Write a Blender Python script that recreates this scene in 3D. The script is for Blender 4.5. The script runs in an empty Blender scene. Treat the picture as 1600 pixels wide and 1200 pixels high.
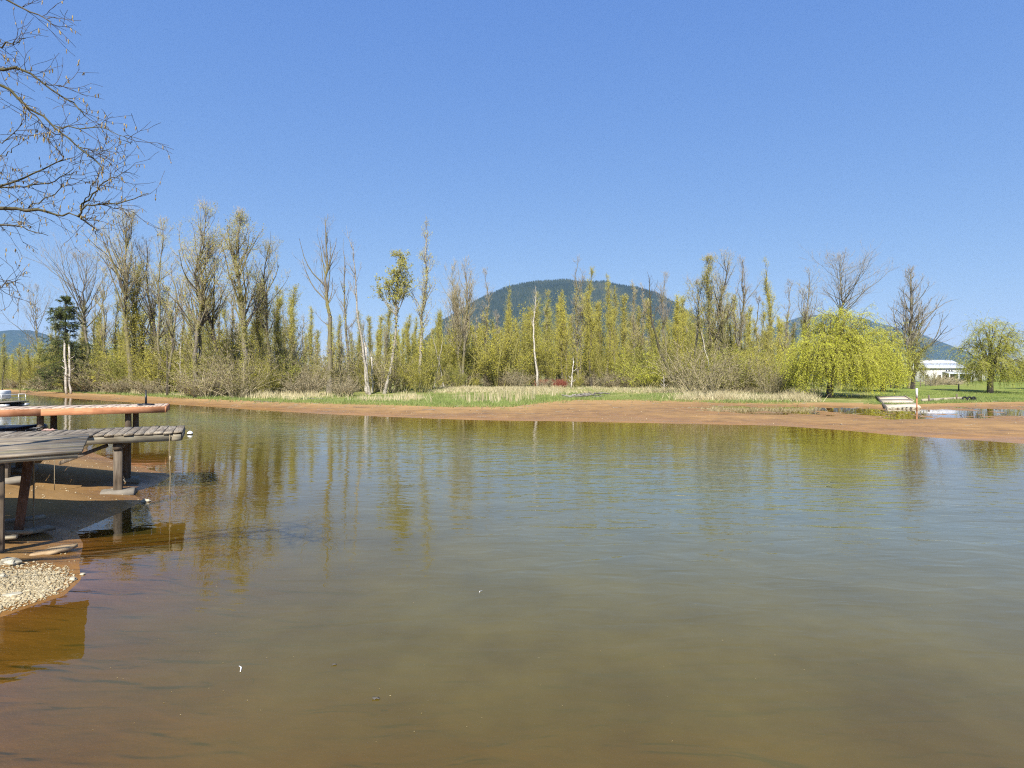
import bpy, math, random, time
import numpy as np
from mathutils import Vector, Matrix

T0 = time.time()
S = bpy.context.scene
COL = S.collection
F = 888.9            # focal length in photo pixels (photo 1600 wide)
EYE = 2.6            # camera height above the water
HZ = 587.0           # horizon row

# ------------------------------------------------------------------ camera
cam_d = bpy.data.cameras.new('camera')
cam = bpy.data.objects.new('camera', cam_d); COL.objects.link(cam)
cam.location = (0, 0, EYE); cam.rotation_euler = (math.radians(90), 0, 0)
cam_d.sensor_width = 36.0; cam_d.lens = 36.0 * F / 1600.0
cam_d.shift_y = -(600.0 - HZ) / 1600.0
cam_d.clip_start = 0.05; cam_d.clip_end = 30000
S.camera = cam

# ------------------------------------------------------------------ sky + sun
SUN_EL, SUN_AZ = math.radians(46), math.radians(-4)   # sun behind the camera, shadows run away from it
w = bpy.data.worlds.new('World'); S.world = w; w.use_nodes = True
wn = w.node_tree.nodes; wl = w.node_tree.links
sky = wn.new('ShaderNodeTexSky'); sky.sky_type = 'NISHITA'; sky.sun_disc = False
sky.sun_elevation = SUN_EL; sky.sun_rotation = math.pi - SUN_AZ
sky.altitude = 50; sky.air_density = 0.7; sky.dust_density = 0.1; sky.ozone_density = 4.0
bg = wn['Background']; bg.inputs['Strength'].default_value = 0.10
sp_ = wn.new('ShaderNodeSeparateColor'); cb_ = wn.new('ShaderNodeCombineColor'); wl.new(sky.outputs['Color'], sp_.inputs[0])
for ch, (pw, kk) in enumerate(((.74, .991), (.54, 1.393), (.22, 3.0))):      # the photograph's soft contrast between zenith and horizon
    a_ = wn.new('ShaderNodeMath'); a_.operation = 'POWER'; a_.inputs[1].default_value = pw; wl.new(sp_.outputs[ch], a_.inputs[0])
    b_ = wn.new('ShaderNodeMath'); b_.operation = 'MULTIPLY'; b_.inputs[1].default_value = kk; wl.new(a_.outputs[0], b_.inputs[0])
    wl.new(b_.outputs[0], cb_.inputs[ch])
wl.new(cb_.outputs[0], bg.inputs['Color'])
sun_d = bpy.data.lights.new('sun', 'SUN'); sun_d.energy = 4.7; sun_d.angle = math.radians(0.53)
sun_d.color = (1.0, 0.955, 0.88)
sun = bpy.data.objects.new('sun', sun_d); COL.objects.link(sun)
to_sun = Vector((math.sin(SUN_AZ) * math.cos(SUN_EL), -math.cos(SUN_AZ) * math.cos(SUN_EL), math.sin(SUN_EL)))
sun.rotation_euler = to_sun.to_track_quat('Z', 'Y').to_euler()
sun.location = to_sun * 200

S.view_settings.view_transform = 'Standard'; S.view_settings.look = 'None'
S.view_settings.exposure = 0.95; S.view_settings.gamma = 1.0
S.view_settings.use_curve_mapping = False
S.render.engine = 'CYCLES'
cy = S.cycles
cy.max_bounces = 10; cy.diffuse_bounces = 3; cy.glossy_bounces = 3; cy.transparent_max_bounces = 24
cy.transmission_bounces = 4; cy.use_denoising = False; cy.sample_clamp_indirect = 6.0
cy.filter_width = 1.15; cy.caustics_reflective = False; cy.caustics_refractive = False

# ------------------------------------------------------------------ helpers: objects
def tag(o, label=None, cat=None, group=None, kind=None):
    if label: o['label'] = label
    if cat: o['category'] = cat
    if group: o['group'] = group
    if kind: o['kind'] = kind
    return o

def empty(name, loc=(0, 0, 0), label=None, cat=None, group=None, rz=0.0):
    o = bpy.data.objects.new(name, None); COL.objects.link(o)
    o.location = loc; o.rotation_euler = (0, 0, rz); o.empty_display_size = 0.2
    return tag(o, label, cat, group)

def obj(name, me, parent=None, loc=None):
    o = bpy.data.objects.new(name, me); COL.objects.link(o)
    if parent is not None: o.parent = parent
    if loc is not None: o.location = loc
    return o

def np_mesh(name, verts, quads=None, tris=None, mats=(), qmat=None, tmat=None, smooth=False, attrs=None):
    verts = np.asarray(verts, dtype=np.float32).reshape(-1, 3)
    nq = 0 if quads is None else len(quads); nt = 0 if tris is None else len(tris)
    me = bpy.data.meshes.new(name)
    me.vertices.add(len(verts)); me.vertices.foreach_set('co', verts.ravel())
    loops = []
    if nq: loops.append(np.asarray(quads, dtype=np.int32).ravel())
    if nt: loops.append(np.asarray(tris, dtype=np.int32).ravel())
    loops = np.concatenate(loops)
    me.loops.add(len(loops)); me.loops.foreach_set('vertex_index', loops)
    me.polygons.add(nq + nt)
    st = np.concatenate([np.arange(nq, dtype=np.int32) * 4, nq * 4 + np.arange(nt, dtype=np.int32) * 3])
    me.polygons.foreach_set('loop_start', st.astype(np.int32))
    mi = np.zeros(nq + nt, dtype=np.int32)
    if qmat is not None and nq: mi[:nq] = qmat
    if tmat is not None and nt: mi[nq:] = tmat
    me.polygons.foreach_set('material_index', mi)
    if smooth: me.polygons.foreach_set('use_smooth', np.ones(nq + nt, dtype=bool))
    for m in mats: me.materials.append(m)
    if attrs:
        for k, v in attrs.items():
            a = me.attributes.new(k, 'FLOAT', 'POINT'); a.data.foreach_set('value', np.asarray(v, dtype=np.float32))
    me.update(calc_edges=True)
    return me

class MB:
    """collects boxes, bars, tubes and lathes and builds ONE mesh"""
    def __init__(s): s.v = []; s.q = []; s.t = []; s.qm = []; s.tm = []; s.n = 0
    def add(s, v, q=(), t=(), m=0):
        v = np.asarray(v, float).reshape(-1, 3)
        for f in q: s.q.append([i + s.n for i in f]); s.qm.append(m)
        for f in t: s.t.append([i + s.n for i in f]); s.tm.append(m)
        s.v.append(v); s.n += len(v)
    def box(s, c, size, m=0, rz=0.0, ax=None, jit=0.0, rng=None, bev=0.0):
        hx, hy, hz = [a / 2 for a in size]
        if bev > 0:
            b = min(bev, hx * .45, hy * .45, hz * .45)
            P = []
            for (zx, ix) in ((-hz, b), (-hz + b, 0), (hz - b, 0), (hz, b)):
                P += [(-hx + ix, -hy + ix, zx), (hx - ix, -hy + ix, zx), (hx - ix, hy - ix, zx), (-hx + ix, hy - ix, zx)]
            Q = [(3, 2, 1, 0), (12, 13, 14, 15)]
            for k in range(3):
                for i in range(4):
                    a = k * 4 + i; b2 = k * 4 + (i + 1) % 4
                    Q.append((a, b2, b2 + 4, a + 4))
        else:
            P = [(x, y, z) for z in (-hz, hz) for (x, y) in ((-hx, -hy), (hx, -hy), (hx, hy), (-hx, hy))]
            Q = [(3, 2, 1, 0), (4, 5, 6, 7), (0, 1, 5, 4), (1, 2, 6, 5), (2, 3, 7, 6), (3, 0, 4, 7)]
        P = np.array(P, float)
        if jit and rng is not None: P += rng.normal(0, jit, P.shape)
        if ax is not None:                       # ax: 3 axis vectors
            P = P @ np.array(ax, float)
        elif rz:
            c_, s_ = math.cos(rz), math.sin(rz)
            P = np.stack([P[:, 0] * c_ - P[:, 1] * s_, P[:, 0] * s_ + P[:, 1] * c_, P[:, 2]], 1)
        s.add(P + np.array(c, float), Q, m=m)
    def bar(s, a, b, wd, th, up=(0, 0, 1), m=0, bev=0.0):
        a = np.array(a, float); b = np.array(b, float); d = b - a; L = np.linalg.norm(d); d /= L
        u = np.array(up, float); sd = np.cross(u, d); sd /= max(np.linalg.norm(sd), 1e-6); u2 = np.cross(d, sd)
        s.box((a + b) / 2, (L, wd, th), m=m, ax=(d, sd, u2), bev=bev)
    def tube(s, pts, rad, sides=8, m=0, cap=True):
        pts = np.asarray(pts, float); n = len(pts); rad = np.broadcast_to(np.asarray(rad, float), (n,))
        tg = np.gradient(pts, axis=0); tg /= np.maximum(np.linalg.norm(tg, axis=1, keepdims=True), 1e-9)
        mean = pts[-1] - pts[0]; ref = np.array([0, 0, 1.0]) if abs(mean[2]) < .8 * np.linalg.norm(mean) else np.array([1.0, 0, 0])
        p1 = np.cross(tg, ref); p1 /= np.maximum(np.linalg.norm(p1, axis=1, keepdims=True), 1e-9); p2 = np.cross(tg, p1)
        an = np.arange(sides) / sides * 2 * np.pi
        ring = pts[:, None] + rad[:, None, None] * (np.cos(an)[None, :, None] * p1[:, None] + np.sin(an)[None, :, None] * p2[:, None])
        V = ring.reshape(-1, 3); Q = []; T = []
        for k in range(n - 1):
            for i in range(sides):
                a = k * sides + i; b = k * sides + (i + 1) % sides
                Q.append((b, a, a + sides, b + sides))
        if cap:
            V = np.vstack([V, pts[:1], pts[-1:]]); c0 = n * sides
            for i in range(sides):
                T.append((c0, i, (i + 1) % sides)); T.append((c0 + 1, (n - 1) * sides + (i + 1) % sides, (n - 1) * sides + i))
        s.add(V, Q, T, m)
    def lathe(s, prof, sides=16, c=(0, 0, 0), m=0):
        an = np.arange(sides) / sides * 2 * np.pi; V = []
        for r, z in prof: V += [(c[0] + r * math.cos(a), c[1] + r * math.sin(a), c[2] + z) for a in an]
        Q = []
        for k in range(len(prof) - 1):
            for i in range(sides):
                a = k * sides + i; b = k * sides + (i + 1) % sides; Q.append((a, b, b + sides, a + sides))
        s.add(V, Q, m=m)
    def mesh(s, name, mats, smooth=False):
        return np_mesh(name, np.vstack(s.v), np.array(s.q) if s.q else None, np.array(s.t) if s.t else None, mats,
                       np.array(s.qm) if s.q else None, np.array(s.tm) if s.t else None, smooth)
    def build(s, name, mats, parent=None, loc=None, smooth=False):
        if not isinstance(mats, (list, tuple)): mats = [mats]
        return obj(name, s.mesh(name, mats, smooth), parent, loc)

# ------------------------------------------------------------------ helpers: noise
def hash2(ix, iy, seed):
    n = (ix.astype(np.int64) * 374761393 + iy.astype(np.int64) * 668265263 + seed * 1442695041) & 0xFFFFFFFF
    n = ((n ^ (n >> 13)) * 1274126177) & 0xFFFFFFFF
    return ((n ^ (n >> 16)) & 0xFFFF) / 65535.0

def vnoise(x, y, seed=0):
    x = np.asarray(x, float); y = np.asarray(y, float)
    ix = np.floor(x); iy = np.floor(y); fx = x - ix; fy = y - iy
    fx = fx * fx * (3 - 2 * fx); fy = fy * fy * (3 - 2 * fy)
    a = hash2(ix, iy, seed); b = hash2(ix + 1, iy, seed); c = hash2(ix, iy + 1, seed); d = hash2(ix + 1, iy + 1, seed)
    return (a * (1 - fx) + b * fx) * (1 - fy) + (c * (1 - fx) + d * fx) * fy

def fbm(x, y, seed=0, oct=4):
    s = 0; a = .5; t = 0
    for k in range(oct):
        s = s + a * (vnoise(x * 2 ** k, y * 2 ** k, seed + k * 17) - .5); t += a; a *= .5
    return s / t * 2          # about -1..1

def sstep(t): t = np.clip(t, 0, 1); return t * t * (3 - 2 * t)

# ------------------------------------------------------------------ helpers: materials
def mat(name):
    m = bpy.data.materials.new(name); m.use_nodes = True
    nt = m.node_tree; nt.nodes.clear()
    out = nt.nodes.new('ShaderNodeOutputMaterial')
    return m, nt, out

def N(nt, typ, **kw):
    n = nt.nodes.new(typ)
    for k, v in kw.items():
        if k in n.inputs: n.inputs[k].default_value = v
        else: setattr(n, k, v)
    return n

def ramp(nt, fac, stops, interp='LINEAR'):
    r = nt.nodes.new('ShaderNodeValToRGB'); r.color_ramp.interpolation = interp
    e = r.color_ramp.elements
    while len(e) < len(stops): e.new(0.5)
    for k, (p, c) in enumerate(stops): e[k].position = p; e[k].color = (*c, 1) if len(c) == 3 else c
    nt.links.new(fac, r.inputs['Fac']); return r

def noise(nt, scale, detail=4, rough=.55, vec=None, dist=0.0):
    n = nt.nodes.new('ShaderNodeTexNoise'); n.inputs['Scale'].default_value = scale
    n.inputs['Detail'].default_value = detail; n.inputs['Roughness'].default_value = rough
    n.inputs['Distortion'].default_value = dist
    if vec is not None: nt.links.new(vec, n.inputs['Vector'])
    return n

def mixc(nt, fac, a, b, blend='MIX'):
    m = nt.nodes.new('ShaderNodeMix'); m.data_type = 'RGBA'; m.blend_type = blend
    for s, v in ((0, fac), (6, a), (7, b)):
        if hasattr(v, 'is_linked'): nt.links.new(v, m.inputs[s])
        elif isinstance(v, (tuple, list)): m.inputs[s].default_value = (*v, 1)
        else: m.inputs[s].default_value = v
    return m.outputs[2]

def math_(nt, op, a, b=None, c=None, clamp=False):
    m = nt.nodes.new('ShaderNodeMath'); m.operation = op; m.use_clamp = clamp
    for i, v in enumerate((a, b, c)):
        if v is None: continue
        if hasattr(v, 'is_linked'): nt.links.new(v, m.inputs[i])
        else: m.inputs[i].default_value = v
    return m.outputs[0]

def attr(nt, name):
    a = nt.nodes.new('ShaderNodeAttribute'); a.attribute_name = name; return a

def geo_pos(nt):
    return nt.nodes.new('ShaderNodeNewGeometry').outputs['Position']

def scaled(nt, vec, sc, rot=(0, 0, 0)):
    m = nt.nodes.new('ShaderNodeMapping'); m.inputs['Scale'].default_value = sc; m.inputs['Rotation'].default_value = rot
    nt.links.new(vec, m.inputs['Vector']); return m.outputs[0]

def principled(nt, out, color=None, rough=.7, spec=.3, bump=None, bstr=.3, bdist=.02):
    p = nt.nodes.new('ShaderNodeBsdfPrincipled')
    if hasattr(color, 'is_linked'): nt.links.new(color, p.inputs['Base Color'])
    elif color is not None: p.inputs['Base Color'].default_value = (*color, 1)
    if hasattr(rough, 'is_linked'): nt.links.new(rough, p.inputs['Roughness'])
    else: p.inputs['Roughness'].default_value = rough
    p.inputs['Specular IOR Level'].default_value = spec
    if bump is not None:
        b = nt.nodes.new('ShaderNodeBump'); b.inputs['Strength'].default_value = bstr; b.inputs['Distance'].default_value = bdist
        nt.links.new(bump, b.inputs['Height']); nt.links.new(b.outputs[0], p.inputs['Normal'])
    nt.links.new(p.outputs[0], out.inputs['Surface']); return p

def wood_mat(name, dark, light, grain_axis=0, rough=.8, moss=None, vary=.35, sc=1.0):
    """weathered timber, grain along the object's local axis, each piece its own tone"""
    m, nt, out = mat(name)
    tc = nt.nodes.new('ShaderNodeTexCoord'); oi = nt.nodes.new('ShaderNodeObjectInfo')
    off = nt.nodes.new('ShaderNodeVectorMath'); off.operation = 'ADD'
    nt.links.new(tc.outputs['Object'], off.inputs[0])
    cb = nt.nodes.new('ShaderNodeCombineXYZ'); k = math_(nt, 'MULTIPLY', oi.outputs['Random'], 37.0)
    for i in range(3): nt.links.new(k, cb.inputs[i])
    nt.links.new(cb.outputs[0], off.inputs[1])
    s = [14 * sc, 14 * sc, 14 * sc]; s[grain_axis] = .9 * sc
    v = scaled(nt, off.outputs[0], tuple(s))
    n1 = noise(nt, 2.2, 6, .65, v, .4); n2 = noise(nt, 1.3, 3, .6, off.outputs[0])
    c = ramp(nt, n1.outputs['Fac'], [(.3, dark), (.5, tuple(.5 * (a + b) for a, b in zip(dark, light))), (.72, light)]).outputs['Color']
    hsv = nt.nodes.new('ShaderNodeHueSaturation')
    val = math_(nt, 'MULTIPLY_ADD', oi.outputs['Random'], vary, 1 - vary * .6); nt.links.new(val, hsv.inputs['Value'])
    nt.links.new(c, hsv.inputs['Color']); c = hsv.outputs['Color']
    st = ramp(nt, n2.outputs['Fac'], [(.36, (.55, .5, .45)), (.55, (1, 1, 1))]).outputs['Color']
    c = mixc(nt, .8, c, st, 'MULTIPLY')
    if moss:
        n3 = noise(nt, 2.6, 5, .6, off.outputs[0])
        f = ramp(nt, n3.outputs['Fac'], [(.52, (0, 0, 0)), (.68, (1, 1, 1))]).outputs['Color']
        c = mixc(nt, math_(nt, 'MULTIPLY', f, .6), c, moss)
    principled(nt, out, c, rough, .2, n1.outputs['Fac'], .25, .003)
    return m

def plain_mat(name, color, rough=.6, spec=.4, nscale=6.0, var=.25, metal=0.0, bdist=.005):
    m, nt, out = mat(name)
    tc = nt.nodes.new('ShaderNodeTexCoord'); n = noise(nt, nscale, 5, .6, tc.outputs['Object'])
    c = ramp(nt, n.outputs['Fac'], [(.3, tuple(a * (1 - var) for a in color)), (.7, tuple(min(1, a * (1 + var * .6)) for a in color))]).outputs['Color']
    p = principled(nt, out, c, rough, spec, n.outputs['Fac'], .3, bdist); p.inputs['Metallic'].default_value = metal
    return m

def leaf_mat(name, stops, trans=.25):
    m, nt, out = mat(name)
    g = nt.nodes.new('ShaderNodeNewGeometry'); oi = nt.nodes.new('ShaderNodeObjectInfo')
    n = noise(nt, .6, 3, .6, g.outputs['Position'])
    f = math_(nt, 'ADD', math_(nt, 'MULTIPLY', g.outputs['Random Per Island'], .42), math_(nt, 'MULTIPLY', n.outputs['Fac'], .58))
    c = ramp(nt, f, stops).outputs['Color']
    hsv = nt.nodes.new('ShaderNodeHueSaturation'); nt.links.new(c, hsv.inputs['Color'])
    nt.links.new(math_(nt, 'MULTIPLY_ADD', oi.outputs['Random'], .3, .85), hsv.inputs['Value'])
    d = nt.nodes.new('ShaderNodeBsdfDiffuse'); t = nt.nodes.new('ShaderNodeBsdfTranslucent'); mx = nt.nodes.new('ShaderNodeMixShader')
    nt.links.new(hsv.outputs[0], d.inputs[0]); nt.links.new(hsv.outputs[0], t.inputs[0]); mx.inputs[0].default_value = trans
    nt.links.new(d.outputs[0], mx.inputs[1]); nt.links.new(t.outputs[0], mx.inputs[2]); nt.links.new(mx.outputs[0], out.inputs['Surface'])
    return m

def bark_mat(name, dark, light, band=False, lichen=None):
    m, nt, out = mat(name)
    g = nt.nodes.new('ShaderNodeNewGeometry')
    v = scaled(nt, g.outputs['Position'], (6, 6, 1.2) if not band else (2, 2, 5))
    n = noise(nt, 1.6, 5, .65, v); n2 = noise(nt, .5, 3, .5, g.outputs['Position'])
    c = ramp(nt, n.outputs['Fac'], [(.34, dark), (.62, light)]).outputs['Color']
    if lichen: c = mixc(nt, ramp(nt, n2.outputs['Fac'], [(.45, (0, 0, 0)), (.62, (.75, .75, .75))]).outputs['Color'], c, lichen)
    principled(nt, out, c, .9, .15, n.outputs['Fac'], .7, .03)
    return m

M = {}
M['bark_grey'] = bark_mat('bark_grey', (.075, .062, .045), (.24, .21, .16), lichen=(.2, .18, .06))
M['bark_dark'] = bark_mat('bark_dark', (.03, .025, .02), (.12, .10, .075), lichen=(.10, .095, .035))
M['bark_pale'] = bark_mat('bark_pale', (.17, .145, .11), (.42, .38, .31), band=True)
M['bark_white'] = bark_mat('bark_white', (.28, .24, .19), (.60, .55, .47), band=True)
M['twig_tan'] = bark_mat('twig_tan', (.22, .18, .10), (.46, .39, .245))
M['twig_grey'] = bark_mat('twig_grey', (.17, .15, .11), (.36, .32, .25))
M['twig_olive'] = bark_mat('twig_olive', (.20, .18, .05), (.40, .36, .13))
M['twig_dark'] = bark_mat('twig_dark', (.035, .028, .02), (.13, .105, .075))
M['twig_red'] = bark_mat('twig_red', (.16, .045, .03), (.30, .10, .06))
M['leaf_yellow'] = leaf_mat('leaf_yellow', [(.1, (.26, .245, .03)), (.5, (.46, .43, .055)), (.9, (.62, .56, .11))])
M['leaf_gold'] = leaf_mat('leaf_gold', [(.1, (.26, .23, .03)), (.5, (.46, .42, .06)), (.9, (.62, .55, .12))])
M['leaf_olive'] = leaf_mat('leaf_olive', [(.1, (.17, .165, .035)), (.5, (.33, .315, .07)), (.9, (.52, .48, .14))])
M['leaf_lime'] = leaf_mat('leaf_lime', [(.1, (.35, .365, .035)), (.5, (.51, .52, .06)), (.9, (.64, .62, .12))], .25)
M['leaf_willow_deep'] = leaf_mat('leaf_willow_deep', [(.1, (.23, .25, .028)), (.5, (.43, .44, .05)), (.9, (.60, .58, .10))], .25)
M['leaf_fresh'] = leaf_mat('leaf_fresh', [(.1, (.18, .21, .035)), (.5, (.34, .36, .06)), (.9, (.50, .48, .12))])
M['needle'] = leaf_mat('needle', [(.1, (.04, .055, .016)), (.5, (.085, .105, .032)), (.9, (.17, .18, .06))], .1)
M['leaf_willow_pale'] = leaf_mat('leaf_willow_pale', [(.1, (.30, .33, .04)), (.5, (.50, .52, .07)), (.9, (.66, .65, .14))], .25)
M['dead_leaf'] = leaf_mat('dead_leaf', [(.1, (.18, .12, .06)), (.5, (.33, .24, .12)), (.9, (.46, .36, .2))], .2)
M['catkin'] = leaf_mat('catkin', [(.1, (.16, .12, .05)), (.5, (.36, .27, .12)), (.9, (.52, .42, .22))], .2)
M['grass'] = leaf_mat('grass', [(.1, (.12, .16, .04)), (.5, (.23, .29, .08)), (.85, (.40, .41, .18))], .3)
M['dry_grass'] = leaf_mat('dry_grass', [(.1, (.36, .29, .15)), (.5, (.56, .48, .28)), (.9, (.74, .66, .44))], .25)

# ------------------------------------------------------------------ the lie of the land
PXS = np.array([-900, -400, 0, 100, 200, 300, 400, 500, 600, 700, 800, 860, 900, 1000, 1100, 1200, 1300, 1400, 1500, 1600, 2000, 2600], float)
WY = np.array([603, 606, 613.5, 622, 628.5, 634, 641, 646.5, 651.5, 655, 657, 658, 659, 661, 663, 665, 671.5, 680, 687, 694, 722, 765], float)
GY = np.array([600.5, 602.5, 608.5, 612.5, 617, 622, 626, 629, 631, 634, 634, 627, 624, 624.5, 626.5, 628.5, 629.5, 632, 629, 627, 627, 627], float)
DW = EYE * F / (WY - HZ); DG = (EYE - .22) * F / (GY - HZ)
SHORE = np.array([(40, -1), (12, 1.0), (3, 1.6), (0, 1.9), (-2.6, 2.4), (-4.4, 3.6), (-5.35, 5.2), (-5.52, 6.1), (-5.44, 6.36), (-5.3, 6.73),
    (-5.5, 7.26), (-6.0, 7.88), (-6.62, 8.78), (-7.28, 9.5), (-7.45, 10.84), (-7.67, 11.84), (-8.45, 12.6), (-8.5, 13.6),
    (-8.9, 14.9), (-10, 15.7), (-12.1, 17.36), (-14.6, 19.6), (-17, 22), (-22.5, 24.5), (-32, 32), (-56, 47), (-95, 72), (-170, 120), (-600, 300)], float)
NEAR = np.vstack([SHORE, [(-600, -400), (300, -400), (300, -30)]])

def near_sd(x, y):
    """signed distance to the near bank's waterline (positive on land)"""
    inside = np.zeros(x.shape, bool); n = len(NEAR)
    for i in range(n):
        x1, y1 = NEAR[i]; x2, y2 = NEAR[(i + 1) % n]
        if y1 == y2: continue
        c = ((y1 > y) != (y2 > y)) & (x < (x2 - x1) * (y - y1) / (y2 - y1) + x1); inside ^= c
    d = np.full(x.shape, 1e9)
    for i in range(len(SHORE) - 1):
        a = SHORE[i]; b = SHORE[i + 1]; ab = b - a
        t = np.clip(((x - a[0]) * ab[0] + (y - a[1]) * ab[1]) / (ab @ ab), 0, 1)
        d = np.minimum(d, np.hypot(x - a[0] - t * ab[0], y - a[1] - t * ab[1]))
    return np.where(inside, d, -d)

def land(x, y):
    """height, and masks: far (signed metres past the far waterline), g (metres past the grass edge), near sd"""
    x = np.asarray(x, float); y = np.asarray(y, float); sh = x.shape; x = x.ravel(); y = y.ravel()
    ys = np.maximum(y, .5); px = np.clip(800 + F * x / ys, -900, 2600)
    dw = np.interp(px, PXS, DW); dg = np.interp(px, PXS, DG)
    dw = dw + .5 * fbm(x * .22, y * .22, 3, 3) * np.clip(dw / 40, .4, 1.5)
    dg = dg + 1.6 * fbm(x * .16, y * .16, 5, 4)
    e = y - dw; g = y - dg; s = np.clip(e / np.maximum(dg - dw, 1), 0, 1)
    nz = fbm(x * .5, y * .5, 11, 4)
    ps = sstep((px - 960) / 170)                       # shallow pools lie on the right-hand mud flat
    z0 = .22 * s ** .9
    z1 = np.interp(s, [0, .2, .4, .62, .86, 1], [0, .13, .045, .022, .05, .22])
    zm = z0 * (1 - ps) + z1 * ps + .028 * nz * sstep(s * 6) + .012 * fbm(x * 2.2, y * 2.2, 31, 2) * sstep(s * 6)
    up = sstep(g / 34)
    zf = np.where(g > 0, .22 + .58 * up + .06 * fbm(x * .3, y * .3, 21, 3) * sstep(g / 4) + np.clip((y - 85) / 45, 0, 1) * .45, zm)
    sd = near_sd(x, y)
    en = np.maximum(sd, 0)
    zn = np.minimum(.13 * en + .03 * en ** 2, 1.25) + (.03 * fbm(x * 1.3, y * 1.3, 41, 4)) * sstep(en / .5) + .012 * fbm(x * 5, y * 5, 44, 2) * sstep(en / .3)
    dn = np.maximum(-sd, 0)
    depth = np.minimum(np.minimum(.085 * dn, .05 * np.maximum(-e, 0)), 1.3) + .025 * (fbm(x * 1.1, y * 1.1, 51, 3)) * sstep(dn / 1.5) * sstep(-e / 1.5)
    z = np.where(sd > 0, zn, np.where(e > 0, zf, -depth))
    return [a.reshape(sh) for a in (z, e, g, sd, px, s)]

def gz(x, y): return float(land(np.array([x]), np.array([y]))[0][0])

def at(px, y):              # world x of a photo column at depth y
    return (px - 800) / F * y

def onground(px, py, dmin=3.0, dmax=400.0):
    """where the line of sight through a photo pixel meets the ground"""
    d = np.exp(np.linspace(math.log(dmin), math.log(dmax), 1500)); x = (px - 800) / F * d
    z = np.maximum(land(x, d)[0], 0); row = HZ + F * (EYE - z) / d
    k = np.where(row <= py)[0]; k = k[0] if len(k) else len(d) - 1
    return float(x[k]), float(d[k]), float(z[k])

def atz(px, py, z):         # the point of height z seen at a photo pixel
    d = (EYE - z) * F / (py - HZ); return (px - 800) / F * d, d, z

# polar sheet: fine where the photo looks, coarse elsewhere, out to the horizon
th = np.concatenate([np.radians(np.linspace(-180, -50, 34, endpoint=False)), np.radians(np.linspace(-50, 50, 430, endpoint=False)), np.radians(np.linspace(50, 180, 35))])
rr = np.concatenate([np.exp(np.linspace(math.log(.6), math.log(3.2), 14, endpoint=False)), np.exp(np.linspace(math.log(3.2), math.log(115), 330, endpoint=False)),
                     np.exp(np.linspace(math.log(115), math.log(6500), 30))])
TH, RR = np.meshgrid(th, rr)
GX, GYY = RR * np.sin(TH), RR * np.cos(TH)
GZ, GE, GG, GSD, GPX, GS = land(GX, GYY)
nr, nth = GX.shape
V = np.stack([GX, GYY, GZ], -1).reshape(-1, 3)
ii, jj = np.meshgrid(np.arange(nr - 1), np.arange(nth - 1), indexing='ij')
a0 = (ii * nth + jj).ravel(); QUADS = np.stack([a0, a0 + nth, a0 + nth + 1, a0 + 1], 1)[:, ::-1]
cen = lambda A: A.ravel()[QUADS].mean(1)
cg, csd, cpx, cz = cen(GG), cen(GSD), cen(GPX), cen(GZ)
is_far = (cg > 0) & (csd <= 0)
bank = csd > 4.5
is_lawn = is_far & (cpx > 1368)
is_mead = is_far & ~is_lawn

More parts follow.
